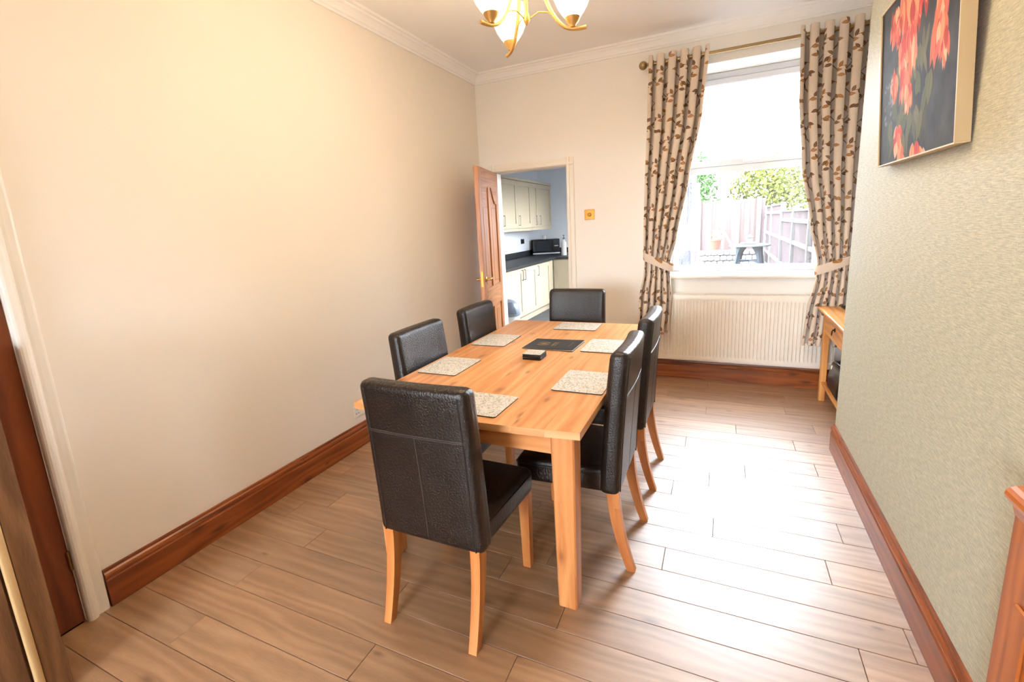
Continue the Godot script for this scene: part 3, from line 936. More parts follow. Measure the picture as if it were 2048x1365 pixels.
	put("flap", fp.grid(pg, pu), plain(Color(0.36, 0.39, 0.43), 0.3), lid)


func build_garden() -> void:
	M.paving = plain(Color(0.246, 0.246, 0.254), 0.9)
	M.fence = plain(Color(0.221, 0.193, 0.197), 0.9)
	M.post = plain(Color(0.312, 0.299, 0.295), 0.9)
	M.fence_brown = plain(Color(0.248, 0.197, 0.188), 0.9)
	M.resin = plain(Color(0.117, 0.156, 0.182), 0.7, 0, 0.2)
	M.stone = plain(Color(0.344, 0.344, 0.344), 0.9)
	for k in ["paving", "fence", "post", "fence_brown", "stone"]: M[k].specular_mode = BaseMaterial3D.SPECULAR_DISABLED
	var gnd := struct("garden_ground", G.new(0).span(Vector3(-8, -0.4, -30), Vector3(14, -0.03, -0.43), 0.0), M.paving, "pale paved garden ground outside the window", "ground")
	# paving slabs as far as they can be told apart
	for i in 3:
		for j in 8:
			var a := Vector3(1.85 + i * 0.6, -0.03, -6.2 - j * 0.6)
			put("slab", G.new(0).span(a, a + Vector3(0.59, 0.03, 0.59), 0.004), M.paving, gnd)
	# the brick outside of the kitchen, with a grey door and a white downpipe
	var bw := struct("wall_outside", G.new(2).span(Vector3(1.75, -0.1, -4.82), Vector3(1.78, 0.95, -0.42), 0.0).span(Vector3(1.75, 2.15, -4.82), Vector3(1.78, 2.75, -0.42), 0.0).span(Vector3(1.75, 0.95, -4.82), Vector3(1.78, 2.15, -3.9), 0.0).span(Vector3(1.75, 0.95, -0.7), Vector3(1.78, 2.15, -0.42), 0.0), M.brick, "grey brick outside wall of the kitchen", "wall")
	for r in 24:
		for k in 9:
			var z := -4.82 + k * 0.235 + (0.11 if r % 2 == 1 else 0.0)
			if z + 0.215 > -2.6 or (r > 7 and r < 25 and z > -4.15): continue
			put("brick", G.new(2).span(Vector3(1.78, 0.3 + r * 0.075, z), Vector3(1.787, 0.365 + r * 0.075, z + 0.22), 0.002), M.brick, bw)
	var dp := thing("downpipe", "white downpipe on the outside kitchen wall", "pipe", Vector3(1.83, -0.03, -4.3))
	put("pipe", G.new(1).tube([Vector3(0, 0, 0), Vector3(0, 2.6, 0)], 0.034, 14), M.upvc, dp)
	for y in [0.5, 1.5, 2.4]: put("bracket", G.new(1).span(Vector3(-0.045, y, -0.045), Vector3(0.04, y + 0.03, 0.045), 0.004), M.upvc, dp)

	# added brick block out of view, keeps daylight off the left wall
	var nb := G.new(2)
	nb.span(Vector3(4.7, -0.4, -3.1), Vector3(9.5, 3.9, -0.43), 0.0)
	nb.prism(poly([[4.5, 3.9], [9.7, 3.9], [7.1, 5.4]]), 2, -3.2, -0.43)
	struct("added_daylight_blocker", nb, M.brick, "added brick block out of view, keeps daylight off the left wall", "house")

	# fence on the right: posts, with boarded panels and rails between them
	var side := thing("garden_fence", "grey-brown boarded fence along the right of the garden", "fence", Vector3(3.5, -0.03, -12.0))
	var pz := [0.0, 1.75, 4.2, 6.2, 8.05, 9.9]
	for i in 6:
		put("post", G.new(1).span(Vector3(-0.05, 0, pz[i] - 0.05), Vector3(0.05, 1.72 if i < 3 else 1.6, pz[i] + 0.05), 0.004), M.post, side)
	for i in 5:
		var top := 1.66 if i < 2 else 1.5
		var n := int((pz[i + 1] - pz[i] - 0.1) / 0.15)
		var step: float = (pz[i + 1] - pz[i] - 0.1) / n
		for k in n:
			var z: float = pz[i] + 0.05 + step * k
			put("board", G.new(1).span(Vector3(0.0, 0.06, z + 0.002), Vector3(0.018, top, z + step - 0.002), 0.001), M.fence, side)
		for y in [0.35, 0.9, top - 0.2]:
			put("rail", G.new(2).span(Vector3(-0.035, y, pz[i] + 0.05), Vector3(0.0, y + 0.07, pz[i + 1] - 0.05), 0.003), M.post, side)
		put("capping", G.new(2).span(Vector3(-0.03, top, pz[i] + 0.05), Vector3(0.04, top + 0.03, pz[i + 1] - 0.05), 0.003), M.post, side)
	var back := thing("garden_fence", "brown upright boarded fence across the end of the garden", "fence", Vector3(0.6, -0.03, -12.2))
	var tones := [tinted(M.fence_brown, Color(0.30, 0.255, 0.25)), tinted(M.fence_brown, Color(0.265, 0.22, 0.21)), tinted(M.fence_brown, Color(0.285, 0.245, 0.25))]
	for k in 21:
		put("board", G.new(1).span(Vector3(k * 0.135, 0.05, 0.016 * (k % 2)), Vector3(k * 0.135 + 0.15, 1.95, 0.016 + 0.016 * (k % 2)), 0.002), tones[(k * 7) % 3], back)
	for y in [0.4, 1.5]: put("rail", G.new(0).span(Vector3(0, y, -0.04), Vector3(2.83, y + 0.08, 0.0), 0.003), M.post, back)
	put("post", G.new(1).span(Vector3(2.62, 0, 0.03), Vector3(2.74, 2.0, 0.15), 0.004), M.post, back)
	put("post", G.new(1).span(Vector3(0.95, 0, 0.03), Vector3(1.05, 2.0, 0.13), 0.004), M.post, back)

	# round garden table with four splayed legs and a stretcher ring
	var gt := thing("garden_table", "green plastic round garden table outside the window", "table", Vector3(2.88, -0.03, -8.0))
	put("tabletop", G.new(1).lathe([Vector2(0, 0.755), Vector2(0.41, 0.755), Vector2(0.43, 0.76), Vector2(0.437, 0.775), Vector2(0.43, 0.79), Vector2(0.41, 0.795), Vector2(0, 0.795)], Transform3D(), 36), plain(Color(0.25, 0.3, 0.31), 0.5), gt)
	for k in 4:
		var a := PI / 4 + k * PI / 2 + 0.15
		var e := Vector3(cos(a), 0, sin(a))
		var f := Vector3(-e.z, 0, e.x)
		var rings := []
		for q in [[0.0, 0.40, 0.035, 0.02], [0.35, 0.36, 0.04, 0.025], [0.6, 0.31, 0.06, 0.03], [0.755, 0.26, 0.12, 0.04]]:
			var c: Vector3 = e * q[1] + Vector3(0, q[0], 0)
			rings.append([c + f * q[2] * 0.6 + e * q[3], c - f * q[2] * 0.6 + e * q[3], c - f * q[2] * 0.6 - e * (q[3] + q[2] * 0.6), c + f * q[2] * 0.6 - e * (q[3] + q[2] * 0.6)])
		put("leg", G.new(1).loft(rings, true, false), M.resin, gt)
		put("stretcher", G.new(0).tube([e * 0.34 + Vector3(0, 0.42, 0), Vector3(0, 0.42, 0)], 0.018, 8), M.resin, gt)
	# stone lantern on it
	var ln := thing("stone_lantern", "small pale pagoda-shaped lantern on the garden table", "ornament", Vector3(2.86, 0.765, -8.1))
	put("base", G.new(0).span(Vector3(-0.17, 0, -0.12), Vector3(0.17, 0.05, 0.12), 0.02), M.stone, ln)
	put("body", G.new(0).span(Vector3(-0.05, 0.05, -0.05), Vector3(0.07, 0.15, 0.05), 0.01), M.stone, ln)
	put("roof", G.new(1).lathe([Vector2(0.0, 0.15), Vector2(0.1, 0.15), Vector2(0.105, 0.165), Vector2(0.05, 0.195), Vector2(0.02, 0.23), Vector2(0, 0.235)], Transform3D(Basis(), Vector3(0.01, 0, 0)), 4), M.stone, ln)
	var pl := thing("pole", "thin white pole slanting up from behind the garden table", "pole", Vector3(2.9, -0.03, -8.9))
	put("shaft", G.new(0).tube([Vector3(0.0, 0.0, 0.0), Vector3(-0.72, 1.35, -0.3)], 0.022, 10), M.upvc, pl)
	put("tip", G.new(0).tube([Vector3(-0.72, 1.35, -0.3), Vector3(-0.75, 1.41, -0.313)], [0.03, 0.02], 10), M.upvc, pl)
	var bed := thing("raised_bed", "low bed of pale stones in front of the end fence", "flower bed", Vector3(2.45, -0.03, -11.3))
	put("core", G.new(0).span(Vector3(-0.75, 0, -0.25), Vector3(0.75, 0.45, 0.25), 0.02), M.stone, bed)
	for i in 9:
		for j in 3:
			var c := Vector3(-0.7 + i * 0.17 + (0.08 if j % 2 == 1 else 0.0), 0.08 + j * 0.16, 0.26)
			put("stone", G.new(0).rbox(c, Vector3(0.16 + rng.randf() * 0.03, 0.14 + rng.randf() * 0.03, 0.16), 0.05, null, 1), M.stone, bed)
	# terracotta pot with a pale plant
	var pt := thing("flower_pot", "terracotta pot with a pale plant on the stone bed by the end fence", "plant pot", Vector3(2.08, 0.47, -11.2))
	put("pot", G.new(1).lathe([Vector2(0, 0), Vector2(0.13, 0), Vector2(0.18, 0.26), Vector2(0.2, 0.26), Vector2(0.2, 0.31), Vector2(0.17, 0.31), Vector2(0.165, 0.28), Vector2(0, 0.28)], Transform3D(Basis(), Vector3(0, 0.0, 0)), 24), plain(Color(0.36, 0.2, 0.14), 0.9), pt)
	put("leaves", crown(51, 150, Vector3(0, 0.45, 0), Vector3(0.2, 0.17, 0.2), 0.07), plain(Color(0.36, 0.38, 0.28), 0.8), pt).set_meta("kind", "stuff")

	# trees beyond the end fence
	M.leafy = plain(Color(0.275, 0.295, 0.13), 0.8)
	M.leafg = plain(Color(0.17, 0.265, 0.13), 0.8)
	for k in ["leafy", "leafg"]: M[k].specular_mode = BaseMaterial3D.SPECULAR_DISABLED
	M.bark = plain(Color(0.36, 0.3, 0.25), 0.9)
	for e in [[Vector3(3.9, -0.03, -15.0), Vector3(1.5, 1.15, 1.2), 2.35, M.leafy, 4200, "yellow-green leafy tree beyond the garden's end fence", 61], [Vector3(1.35, -0.03, -14.6), Vector3(0.75, 1.5, 0.8), 2.3, M.leafg, 2400, "green tree beyond the left end of the garden fence", 62]]:
		var t := thing("tree", e[5], "tree", e[0])
		put("trunk", G.new(1).tube([Vector3(0, 0, 0), Vector3(0.05, 0.9, 0), Vector3(0, e[2], 0.05)], [0.12, 0.09, 0.05], 10), M.bark, t)
		put("foliage", crown(e[6], e[4], Vector3(0, e[2], 0), e[1], 0.16), e[3], t).set_meta("kind", "stuff")

func crown(s: int, count: int, c: Vector3, r: Vector3, size: float) -> G:
	var g := G.new(0)
	var q := RandomNumberGenerator.new(); q.seed = s
	for i in count:
		var d := Vector3(q.randfn(), q.randfn(), q.randfn()).normalized() * pow(q.randf(), 0.4)
		var p := c + d * r
		var a := Vector3(q.randfn(), q.randfn(), q.randfn()).normalized()
		var b := a.cross(Vector3(q.randfn(), q.randfn(), q.randfn())).normalized()
		var n := a.cross(b)
		var k := size * q.randf_range(0.6, 1.2)
		g.face([p, p + a * k * 0.5 + b * k * 0.28, p + a * k + n * k * 0.15, p + a * k * 0.5 - b * k * 0.28], n)
	return g


func build_table() -> void:
	var x0 := 0.866; var x1 := 1.87; var z0 := 1.235; var z1 := 3.03
	var cx := (x0 + x1) / 2
	var cz := (z0 + z1) / 2
	var t := thing("dining_table", "long oak dining table with knotty planked top and square legs", "table", Vector3(cx, 0, cz))
	var hw := (x1 - x0) / 2; var hl := (z1 - z0) / 2
	var n := 8
	var bow := func(x: float) -> float: return hl + 0.028 * (1.0 - pow(x / hw, 2))
	for k in n:
		var a := -hw + 2 * hw * k / n
		var b := -hw + 2 * hw * (k + 1) / n
		var p := []
		for i in 5: p.append([lerpf(a, b, i / 4.0), bow.call(lerpf(a, b, i / 4.0))])
		for i in 5: p.append([lerpf(b, a, i / 4.0), -hl])
		var g := G.new(2, Vector2(rng.randf() * 1.9, rng.randf() * 0.5))
		g.prism(poly(p), 1, 0.737, 0.765)
		put("top_plank", g, M.tables[rng.randi() % 4], t)
	# aprons
	for s in [-1.0, 1.0]:
		put("apron", G.new(2, Vector2(rng.randf(), rng.randf())).span(Vector3(s * (hw - 0.075), 0.64, -hl + 0.12), Vector3(s * (hw - 0.053), 0.7365, hl - 0.12), 0.002), M.table, t)
	put("apron", G.new(0, Vector2(0.3, 0.1)).span(Vector3(-hw + 0.11, 0.64, hl - 0.075), Vector3(hw - 0.11, 0.7365, hl - 0.053), 0.002), M.table, t)
	put("apron", G.new(0, Vector2(0.7, 0.3)).span(Vector3(-hw + 0.11, 0.64, -hl + 0.053), Vector3(hw - 0.11, 0.7365, -hl + 0.075), 0.002), M.table, t)
	# square legs with a slight taper, flush with the aprons outside
	for sx in [-1.0, 1.0]:
		for sz in [-1.0, 1.0]:
			var c := Vector3(sx * (hw - 0.078), 0, sz * (hl - 0.08))
			var g := G.new(1, Vector2(rng.randf(), rng.randf()))
			var rings := []
			for q in [[0.0, 0.034], [0.003, 0.037], [0.62, 0.044], [0.7365, 0.045]]:
				var h: float = q[1]
				var ch := 0.006
				var r := []
				for e in [[1, 1, 0, -1], [1, 1, -1, 0], [-1, 1, 1, 0], [-1, 1, 0, -1], [-1, -1, 0, 1], [-1, -1, 1, 0], [1, -1, -1, 0], [1, -1, 0, 1]]:
					r.append(c + Vector3(e[0] * h + e[2] * ch, q[0], e[1] * h + e[3] * ch))
				rings.append(r)
			for i in rings.size() - 1:
				for j in 8:
					g.face([rings[i][j], rings[i][(j + 1) % 8], rings[i + 1][(j + 1) % 8], rings[i + 1][j]], (rings[i][j] + rings[i][(j + 1) % 8]) * 0.5 - Vector3(c.x, rings[i][j].y, c.z))
			g.face(rings[0], Vector3.DOWN)
			g.face(rings[3], Vector3.UP)
			put("leg", g, M.table, t)


func back_bend(p: Vector3) -> Vector3:
	# the backrest leans a little and its top rolls backwards; narrower seat side at the foot
	var y := p.y + 0.31          # 0 at the foot, 0.62 at the top
	var u := y / 0.62
	var q := p
	q.x *= 1.0 - 0.02 * u
	q.z *= 1.0 - 0.12 * u
	q.z -= 0.045 * u * u + 0.006 * sin(u * PI)
	# soft hollow across the width
	q.z -= 0.012 * (1.0 - pow(p.x / 0.225, 2)) * u
	return q

func build_chairs() -> void:
	# the chair faces +z; origin on the floor under the middle of the seat
	var g := G.new(1)
	var c := thing("dining_chair", "dark brown leather dining chair at the near end, its back towards the camera", "chair", Vector3(1.355, 0, 3.045), PI, "leather dining chairs round the table")
	# seat: padded box with a rounded front
	var sb := func(p: Vector3) -> Vector3:
		var q := p
		q.x *= lerpf(0.93, 1.04, (p.z + 0.215) / 0.43)
		if p.y > 0.0: q.y += 0.012 * (1.0 - pow(p.x / 0.24, 2)) * (1.0 - pow(p.z / 0.24, 2))
		return q
	var seat := put("seat", G.new(0).rbox(Vector3(0, 0.409, 0.04), Vector3(0.455, 0.112, 0.435), 0.028, sb), M.leather, c)
	put("seat_piping", G.new(0).tube([Vector3(-0.212, 0.44, -0.13), Vector3(-0.232, 0.442, 0.15), Vector3(-0.233, 0.442, 0.235), Vector3(-0.22, 0.442, 0.256), Vector3(0.22, 0.442, 0.256), Vector3(0.233, 0.442, 0.235), Vector3(0.232, 0.442, 0.15), Vector3(0.212, 0.44, -0.13)], 0.0035, 6), M.leather, seat)
	var bk := put("backrest", G.new(1, Vector2(0.03, 0.05)).rbox(Vector3(0, 0.66, -0.155), Vector3(0.45, 0.62, 0.088), 0.03, back_bend, 10), M.leather, c)
	# stitched seams on the outside of the back: one across, one down the middle below it, piping along the two edges
	var onback := func(x: float, y: float) -> Vector3:
		var p := Vector3(x, y - 0.66, -0.044)
		return back_bend(p) + Vector3(0, 0.66, -0.155)
	var line := func(a: Vector2, b: Vector2, r: float) -> G:
		var path := []
		for i in 13:
			var q := a.lerp(b, i / 12.0)
			path.append(onback.call(q.x, q.y) + Vector3(0, 0, r * 0.35))
		return G.new(0).tube(path, r, 6)
	put("seam", line.call(Vector2(-0.2, 0.787), Vector2(0.2, 0.787), 0.0025), M.stitch, bk)
	put("seam", line.call(Vector2(-0.2, 0.781), Vector2(0.2, 0.781), 0.0018), M.stitch, bk)
	put("seam", line.call(Vector2(0, 0.37), Vector2(0, 0.78), 0.0018), M.stitch, bk)
	put("piping", line.call(Vector2(-0.195, 0.365), Vector2(-0.193, 0.945), 0.003), M.leather, bk)
	put("piping", line.call(Vector2(0.195, 0.365), Vector2(0.193, 0.945), 0.003), M.leather, bk)
	# front legs, straight and tapered
	for s in [-1.0, 1.0]:
		var rings := []
		for q in [[0.0, 0.0145], [0.003, 0.017], [0.36, 0.023]]:
			var m := Vector3(s * 0.205, q[0], 0.228)
			var h: float = q[1]
			rings.append([m + Vector3(h, 0, h), m + Vector3(-h, 0, h), m + Vector3(-h, 0, -h), m + Vector3(h, 0, -h)])
		put("leg", G.new(1, Vector2(rng.randf(), rng.randf())).loft(rings, true, false), M.beech, c)
	# rear legs, swept backwards like a sabre
	for s in [-1.0, 1.0]:
		var rings := []
		for i in 11:
			var u := i / 10.0
			var y := lerpf(0.0, 0.365, u)
			var z := -0.168 - 0.075 * pow(1.0 - u, 1.7)
			var hz := lerpf(0.017, 0.026, u)
			var hx := lerpf(0.016, 0.019, u)
			var m := Vector3(s * 0.186, y, z)
			rings.append([m + Vector3(hx, 0, hz), m + Vector3(-hx, 0, hz), m + Vector3(-hx, 0, -hz), m + Vector3(hx, 0, -hz)])
		put("leg", G.new(1, Vector2(rng.randf(), rng.randf())).loft(rings, true, false), M.beech, c)
	copy_of(c, "dining_chair", "dark brown leather chair on the window side, nearer the camera, hiding a table leg", Vector3(1.742, 0, 2.5), -PI / 2)
	copy_of(c, "dining_chair", "dark brown leather chair on the window side, farther from the camera", Vector3(1.747, 0, 1.835), -PI / 2)
	copy_of(c, "dining_chair", "dark brown leather chair against the cream left wall, nearer the camera", Vector3(0.982, 0, 2.41), PI / 2)
	copy_of(c, "dining_chair", "dark brown leather chair on the left, next to the open oak door", Vector3(0.985, 0, 1.725), PI / 2 + 0.03)
	copy_of(c, "dining_chair", "dark brown leather chair at the far end, facing the camera", Vector3(1.275, 0, 1.155), 0.0)


func mat_mesh(w: float, d: float, h: float, r: float) -> PackedVector2Array:
	var p := []
	for e in [[1, 1, 0], [-1, 1, 1], [-1, -1, 2], [1, -1, 3]]:
		for i in 5:
			var a: float = (e[2] + i / 4.0) * PI / 2
			p.append([e[0] * (w / 2 - r) + cos(a) * r, e[1] * (d / 2 - r) + sin(a) * r])
	return poly(p)

func build_table_things() -> void:
	var ty := 0.7652
	var spots := [[1.005, 2.45, 0.0, true, "floral print place mat before the nearer chair on the left"], [1.003, 1.872, 0.02, true, "floral print place mat before the left chair beside the oak door"], [1.40, 1.39, 0.02, false, "floral print place mat at the far end of the table"], [1.70, 1.87, 0.0, true, "floral print place mat right of the black booklet"], [1.748, 2.51, 0.0, true, "floral print place mat before the nearer window-side chair"], [1.39, 2.89, -0.02, false, "floral print place mat at the near end, partly behind the chair back"]]
	for s in spots:
		var t := thing("place_mat", s[4], "place mat", Vector3(s[0], ty, s[1]), (PI / 2 if s[3] else 0.0) + s[2], "floral place mats on the table")
		var pp := mat_mesh(0.292, 0.226, 0.005, 0.012)
		put("board", G.new(0).prism(pp, 1, 0.0, 0.004), M.cork, t)
		put("print", G.new(0, Vector2(0.15, 0.1125)).prism(pp, 1, 0.004, 0.0048), M.mat_top, t)
	# coasters in a pile
	var which := ["topmost coaster of the small pile, floral print showing", "second coaster from the top of the small pile", "third coaster from the top of the small pile", "fourth coaster from the top of the small pile", "lowest coaster of the small pile, on the table"]
	for i in 5:
		var k := 4 - i
		var t := thing("coaster", which[i], "coaster", Vector3(1.383 + 0.0008 * (k % 2), ty + k * 0.00625, 2.19), 0.02 * sin(k * 2.1), "coasters in the pile")
		var pp := mat_mesh(0.104, 0.1, 0.006, 0.006)
		put("board", G.new(0).prism(pp, 1, 0.0, 0.0058), M.cork, t)
		put("print", G.new(0, Vector2(0.05, 0.05)).prism(mat_mesh(0.102, 0.098, 0, 0.005), 1, 0.0058, 0.0062), M.mat_top, t)
	# black booklet with gilt crest and lettering
	var nz := noise(171, 1)
	var gold := Color(0.72, 0.58, 0.3)
	var im := paint(320, 240, func(x, y):
		var c := Color(0.1, 0.105, 0.12)
		var u: float = x / 320.0
		var v: float = y / 240.0
		# crest: a shield between two leafy sprays
		var q := Vector2((u - 0.3) * 0.31, (v - 0.5) * 0.235)
		var sh := absf(q.y) / 0.016 + absf(q.x) / 0.028
		var ring := absf(q.length() - 0.034)
		if sh < 1.0 and nz.get_noise_2d(x * 0.5, y * 0.5) > -0.25: return gold
		if ring < 0.007 and nz.get_noise_2d(x * 0.45, y * 0.45) > -0.05 and absf(q.y) > 0.012: return gold
		# two lines of gilt lettering across the cover, one smaller by the fore-edge
		if u > 0.49 and u < 0.525 and absf(v - 0.5) < 0.2 and nz.get_noise_2d(x * 0.8, y * 0.33) > -0.2: return gold
		if u > 0.55 and u < 0.575 and absf(v - 0.5) < 0.2 and nz.get_noise_2d(x * 0.8, y * 0.4) > -0.1: return gold
		if u > 0.83 and u < 0.85 and absf(v - 0.5) < 0.22 and nz.get_noise_2d(x * 0.8, y * 0.45) > -0.1: return gold.darkened(0.2)
		return c)
	var bm := plain(Color.WHITE, 0.45)
	bm.albedo_texture = ImageTexture.create_from_image(im)
	bm.uv1_scale = Vector3(1 / 0.31, 1 / 0.235, 1)
	var bl := thing("booklet", "black booklet with gilt crest lying in the middle of the table", "booklet", Vector3(1.4, ty, 1.912), -0.03)
	var cover := func(y0: float, lift: float, th: float, inset: float) -> G:
		var p := []; var q := []; var w := []
		for i in 9:
			var x := lerpf(-0.155 + inset, 0.155 - inset, i / 8.0)
			var r0 := []; var w0 := []
			for j in 2:
				r0.append(Vector3(x, y0 + th + lift * pow((x + 0.155) / 0.31, 1.5) , lerpf(-0.1175 + inset, 0.1175 - inset, j)))
				w0.append(Vector2(x + 0.155, lerpf(0, 0.235, j)))
			p.append(r0); w.append(w0)
		for r in p:
			var b := []
			for e in r: b.append(e - Vector3(0, th, 0))
			q.append(b)
		var g := G.new(0)
		g.grid(p, w, -1.0)
		g.grid(q, w, 1.0)
		for i in 8:
			g.face([p[i][0], p[i + 1][0], q[i + 1][0], q[i][0]], Vector3(0, 0, -1))
			g.face([p[i][1], p[i + 1][1], q[i + 1][1], q[i][1]], Vector3(0, 0, 1))
		g.face([p[0][0], p[0][1], q[0][1], q[0][0]], Vector3(-1, 0, 0))
		g.face([p[8][0], p[8][1], q[8][1], q[8][0]], Vector3(1, 0, 0))
		return g
	put("back_cover", cover.call(0.0, 0.0, 0.0012, 0.0), plain(Color(0.1, 0.1, 0.11), 0.45), bl)
	put("pages", cover.call(0.0013, 0.002, 0.003, 0.003), plain(Color(0.9, 0.89, 0.86), 0.8), bl)
	put("front_cover", cover.call(0.0045, 0.007, 0.0012, 0.0), bm, bl)


func at_y(keys: Array, y: float) -> Vector2:
	# keys go from the top down: [y, left, right]
	for i in keys.size() - 1:
		if y >= keys[i + 1][0]:
			var u: float = clampf((keys[i][0] - y) / (keys[i][0] - keys[i + 1][0]), 0, 1)
			u = u * u * (3 - 2 * u) * 0.5 + u * 0.5
			return Vector2(lerpf(keys[i][1], keys[i + 1][1], u), lerpf(keys[i][2], keys[i + 1][2], u))
	return Vector2(keys[-1][1], keys[-1][2])

func curtain(called: String, label: String, keys: Array, folds: int, seed_: int, tie_y: float, mirror: bool) -> Node3D:
	var top: float = keys[0][0]; var foot: float = keys[-1][0]
	var t := thing(called, label, "curtain", Vector3(), 0.0, "patterned curtains at the window")
	var r := RandomNumberGenerator.new(); r.seed = seed_
	var wob := []
	for i in folds * 2 + 2: wob.append(r.randf_range(-0.25, 0.25))
	var cols := folds * 18
	var rows := 72
	var front := []; var back := []; var uvs := []
	var full := 1.25
	for i in rows + 1:
		var y := lerpf(top, foot, float(i) / rows)
		var lr := at_y(keys, y)
		var pinch := exp(-pow((y - tie_y) / 0.16, 2))
		var amp := lerpf(0.05, 0.042, (top - y) / (top - foot)) * (1.0 - 0.45 * pinch)
		var zb := lerpf(0.128, 0.178, smoothstep(2.6, 1.1, y)) + (0.012 * (1.0 - smoothstep(0.4, 0.9, y)))
		var pitch := (lr.y - lr.x) / folds
		var a := []; var b := []; var w := []
		for j in cols + 1:
			var s := float(j) / cols
			var ph := TAU * folds * s
			var k := int(s * folds * 2)
			var off: float = lerpf(wob[k], wob[k + 1], s * folds * 2 - k) * smoothstep(2.6, 1.6, y)
			var p2 := ph + off * 2.0
			var fx := lr.x + (lr.y - lr.x) * s + pitch * 0.2 * sin(2.0 * p2) * (1.0 - 0.3 * pinch)
			var fz := zb + amp * cos(p2) * (1.0 + off * 0.6)
			var dip := 0.012 * (1.0 - cos(p2)) if i == 0 else 0.0
			a.append(Vector3(fx, y - dip, fz))
			w.append(Vector2((s if not mirror else 1.0 - s) * full, -y))
		front.append(a); uvs.append(w)
	# lining a few millimetres behind
	for i in rows + 1:
		var b := []
		for j in cols + 1:
			var du: Vector3 = front[i][mini(j + 1, cols)] - front[i][maxi(j - 1, 0)]
			var nn := Vector3(-du.z, 0, du.x).normalized()
			b.append(front[i][j] - nn * 0.003)
		back.append(b)
	var g := G.new(0)
	g.grid(front, uvs, -1.0)
	for j in cols:
		g.face([front[rows][j], front[rows][j + 1], back[rows][j + 1], back[rows][j]], Vector3.DOWN)
		g.face([front[0][j], front[0][j + 1], back[0][j + 1], back[0][j]], Vector3.UP)
	for i in rows:
		g.face([front[i][0], front[i + 1][0], back[i + 1][0], back[i][0]], Vector3.LEFT)
		g.face([front[i][cols], front[i + 1][cols], back[i + 1][cols], back[i][cols]], Vector3.RIGHT)
	put("cloth", g, M.curtain, t)
	put("lining", G.new(0).grid(back, uvs, 1.0), M.lining, t)
	# eyelets where the cloth crosses the pole
	for e in folds * 2:
		var s := (e + 0.5) / (folds * 2.0)
		var j := int(s * cols)
		var p: Vector3 = front[3][j]
		var du: Vector3 = (front[3][j + 1] - front[3][j - 1]).normalized()
		var nn := Vector3(-du.z, 0, du.x)
		var path := []
		for i in 17:
			var a2 := TAU * i / 16.0
			path.append(Vector3(p.x, ROD_Y, ROD_Z) + (du * cos(a2) + Vector3.UP * sin(a2)) * 0.024 + nn * 0.002)
		put("eyelet", G.new(0).tube(path, 0.0035, 6), M.antique, t)
	return t

const ROD_Y := 2.728
const ROD_Z := 0.128

func tieback(label: String, c: Vector3, rx: float, rz: float, rise: float) -> void:
	# a band round the gathered cloth; one end higher, held by a hook on the wall
	var t := thing("curtain_tieback", label, "tieback", c, 0.0, "curtain tiebacks")
	var p := []; var w := []
	for i in 5:
		var row := []; var wr := []
		for j in 41:
			var a := TAU * j / 40.0
			var h := lerpf(-0.036, 0.036, i / 4.0)
			var bulge := 0.004 * (1.0 - pow(h / 0.036, 2))
			row.append(Vector3(cos(a) * (rx + bulge), h + rise * cos(a), sin(a) * (rz + bulge)))
			wr.append(Vector2(a * 0.05, h))
		p.append(row); w.append(wr)
	put("band", G.new(0).grid(p, w, -1.0), M.curtain, t)
	var hx := signf(rise) * (rx + 0.012)
	put("hook", G.new(0).tube([Vector3(hx, absf(rise) + 0.02, -c.z), Vector3(hx, absf(rise) + 0.018, -c.z + 0.06), Vector3(hx, absf(rise) + 0.035, -c.z + 0.08), Vector3(hx, absf(rise) + 0.055, -c.z + 0.07)], 0.006, 8), M.antique, t)

func build_curtains() -> void:
	curtain("curtain", "beige leaf-patterned curtain hanging left of the window", [[2.785, 1.70, 2.155], [2.3, 1.69, 2.12], [1.78, 1.675, 2.035], [1.3, 1.668, 1.945], [1.1, 1.675, 1.895], [1.0, 1.67, 1.895], [0.8, 1.635, 1.91], [0.46, 1.615, 1.885]], 5, 3, 1.1, false)
	curtain("curtain", "beige leaf-patterned curtain hanging right of the window", [[2.785, 2.76, 3.2], [2.3, 2.775, 3.2], [1.8, 2.82, 3.195], [1.35, 2.90, 3.19], [1.06, 2.965, 3.18], [0.95, 2.96, 3.18], [0.7, 2.915, 3.185], [0.42, 2.895, 3.17]], 5, 8, 1.06, true)
	tieback("patterned tieback round the curtain left of the window", Vector3(1.79, 1.1, 0.175), 0.126, 0.062, -0.055)
	tieback("pale tieback round the curtain right of the window", Vector3(3.075, 1.06, 0.175), 0.122, 0.062, 0.05)
	# pole
	var t := thing("curtain_pole", "antique brass curtain pole with a ball finial above the window", "curtain pole", Vector3(1.69, ROD_Y, ROD_Z))
	put("pole", G.new(0).tube([Vector3(0, 0, 0), Vector3(1.64, 0, 0)], 0.0135, 16), M.antique, t)
	var ball := [Vector2(0.014, -0.012), Vector2(0.02, -0.008), Vector2(0.014, 0.0), Vector2(0.012, 0.008)]
	for i in 13:
		var a := -PI / 2 + 0.35 + (PI - 0.35) * i / 12.0
		ball.append(Vector2(0.034 * cos(a), 0.042 + 0.034 * sin(a)))
	put("finial", G.new(0).lathe(ball, Transform3D(Basis(Vector3(0, 0, 1), PI / 2), Vector3(0, 0, 0)), 24), M.antique, t)
	for x in [0.012, 1.62]:
		put("bracket", G.new(0).tube([Vector3(x, -0.016, 0.0), Vector3(x, -0.022, -0.04), Vector3(x, -0.02, -0.122)], 0.007, 8).lathe([Vector2(0, 0), Vector2(0.026, 0), Vector2(0.024, 0.006), Vector2(0, 0.008)], Transform3D(Basis(Vector3(1, 0, 0), PI / 2), Vector3(x, -0.02, -ROD_Z))), M.antique, t)


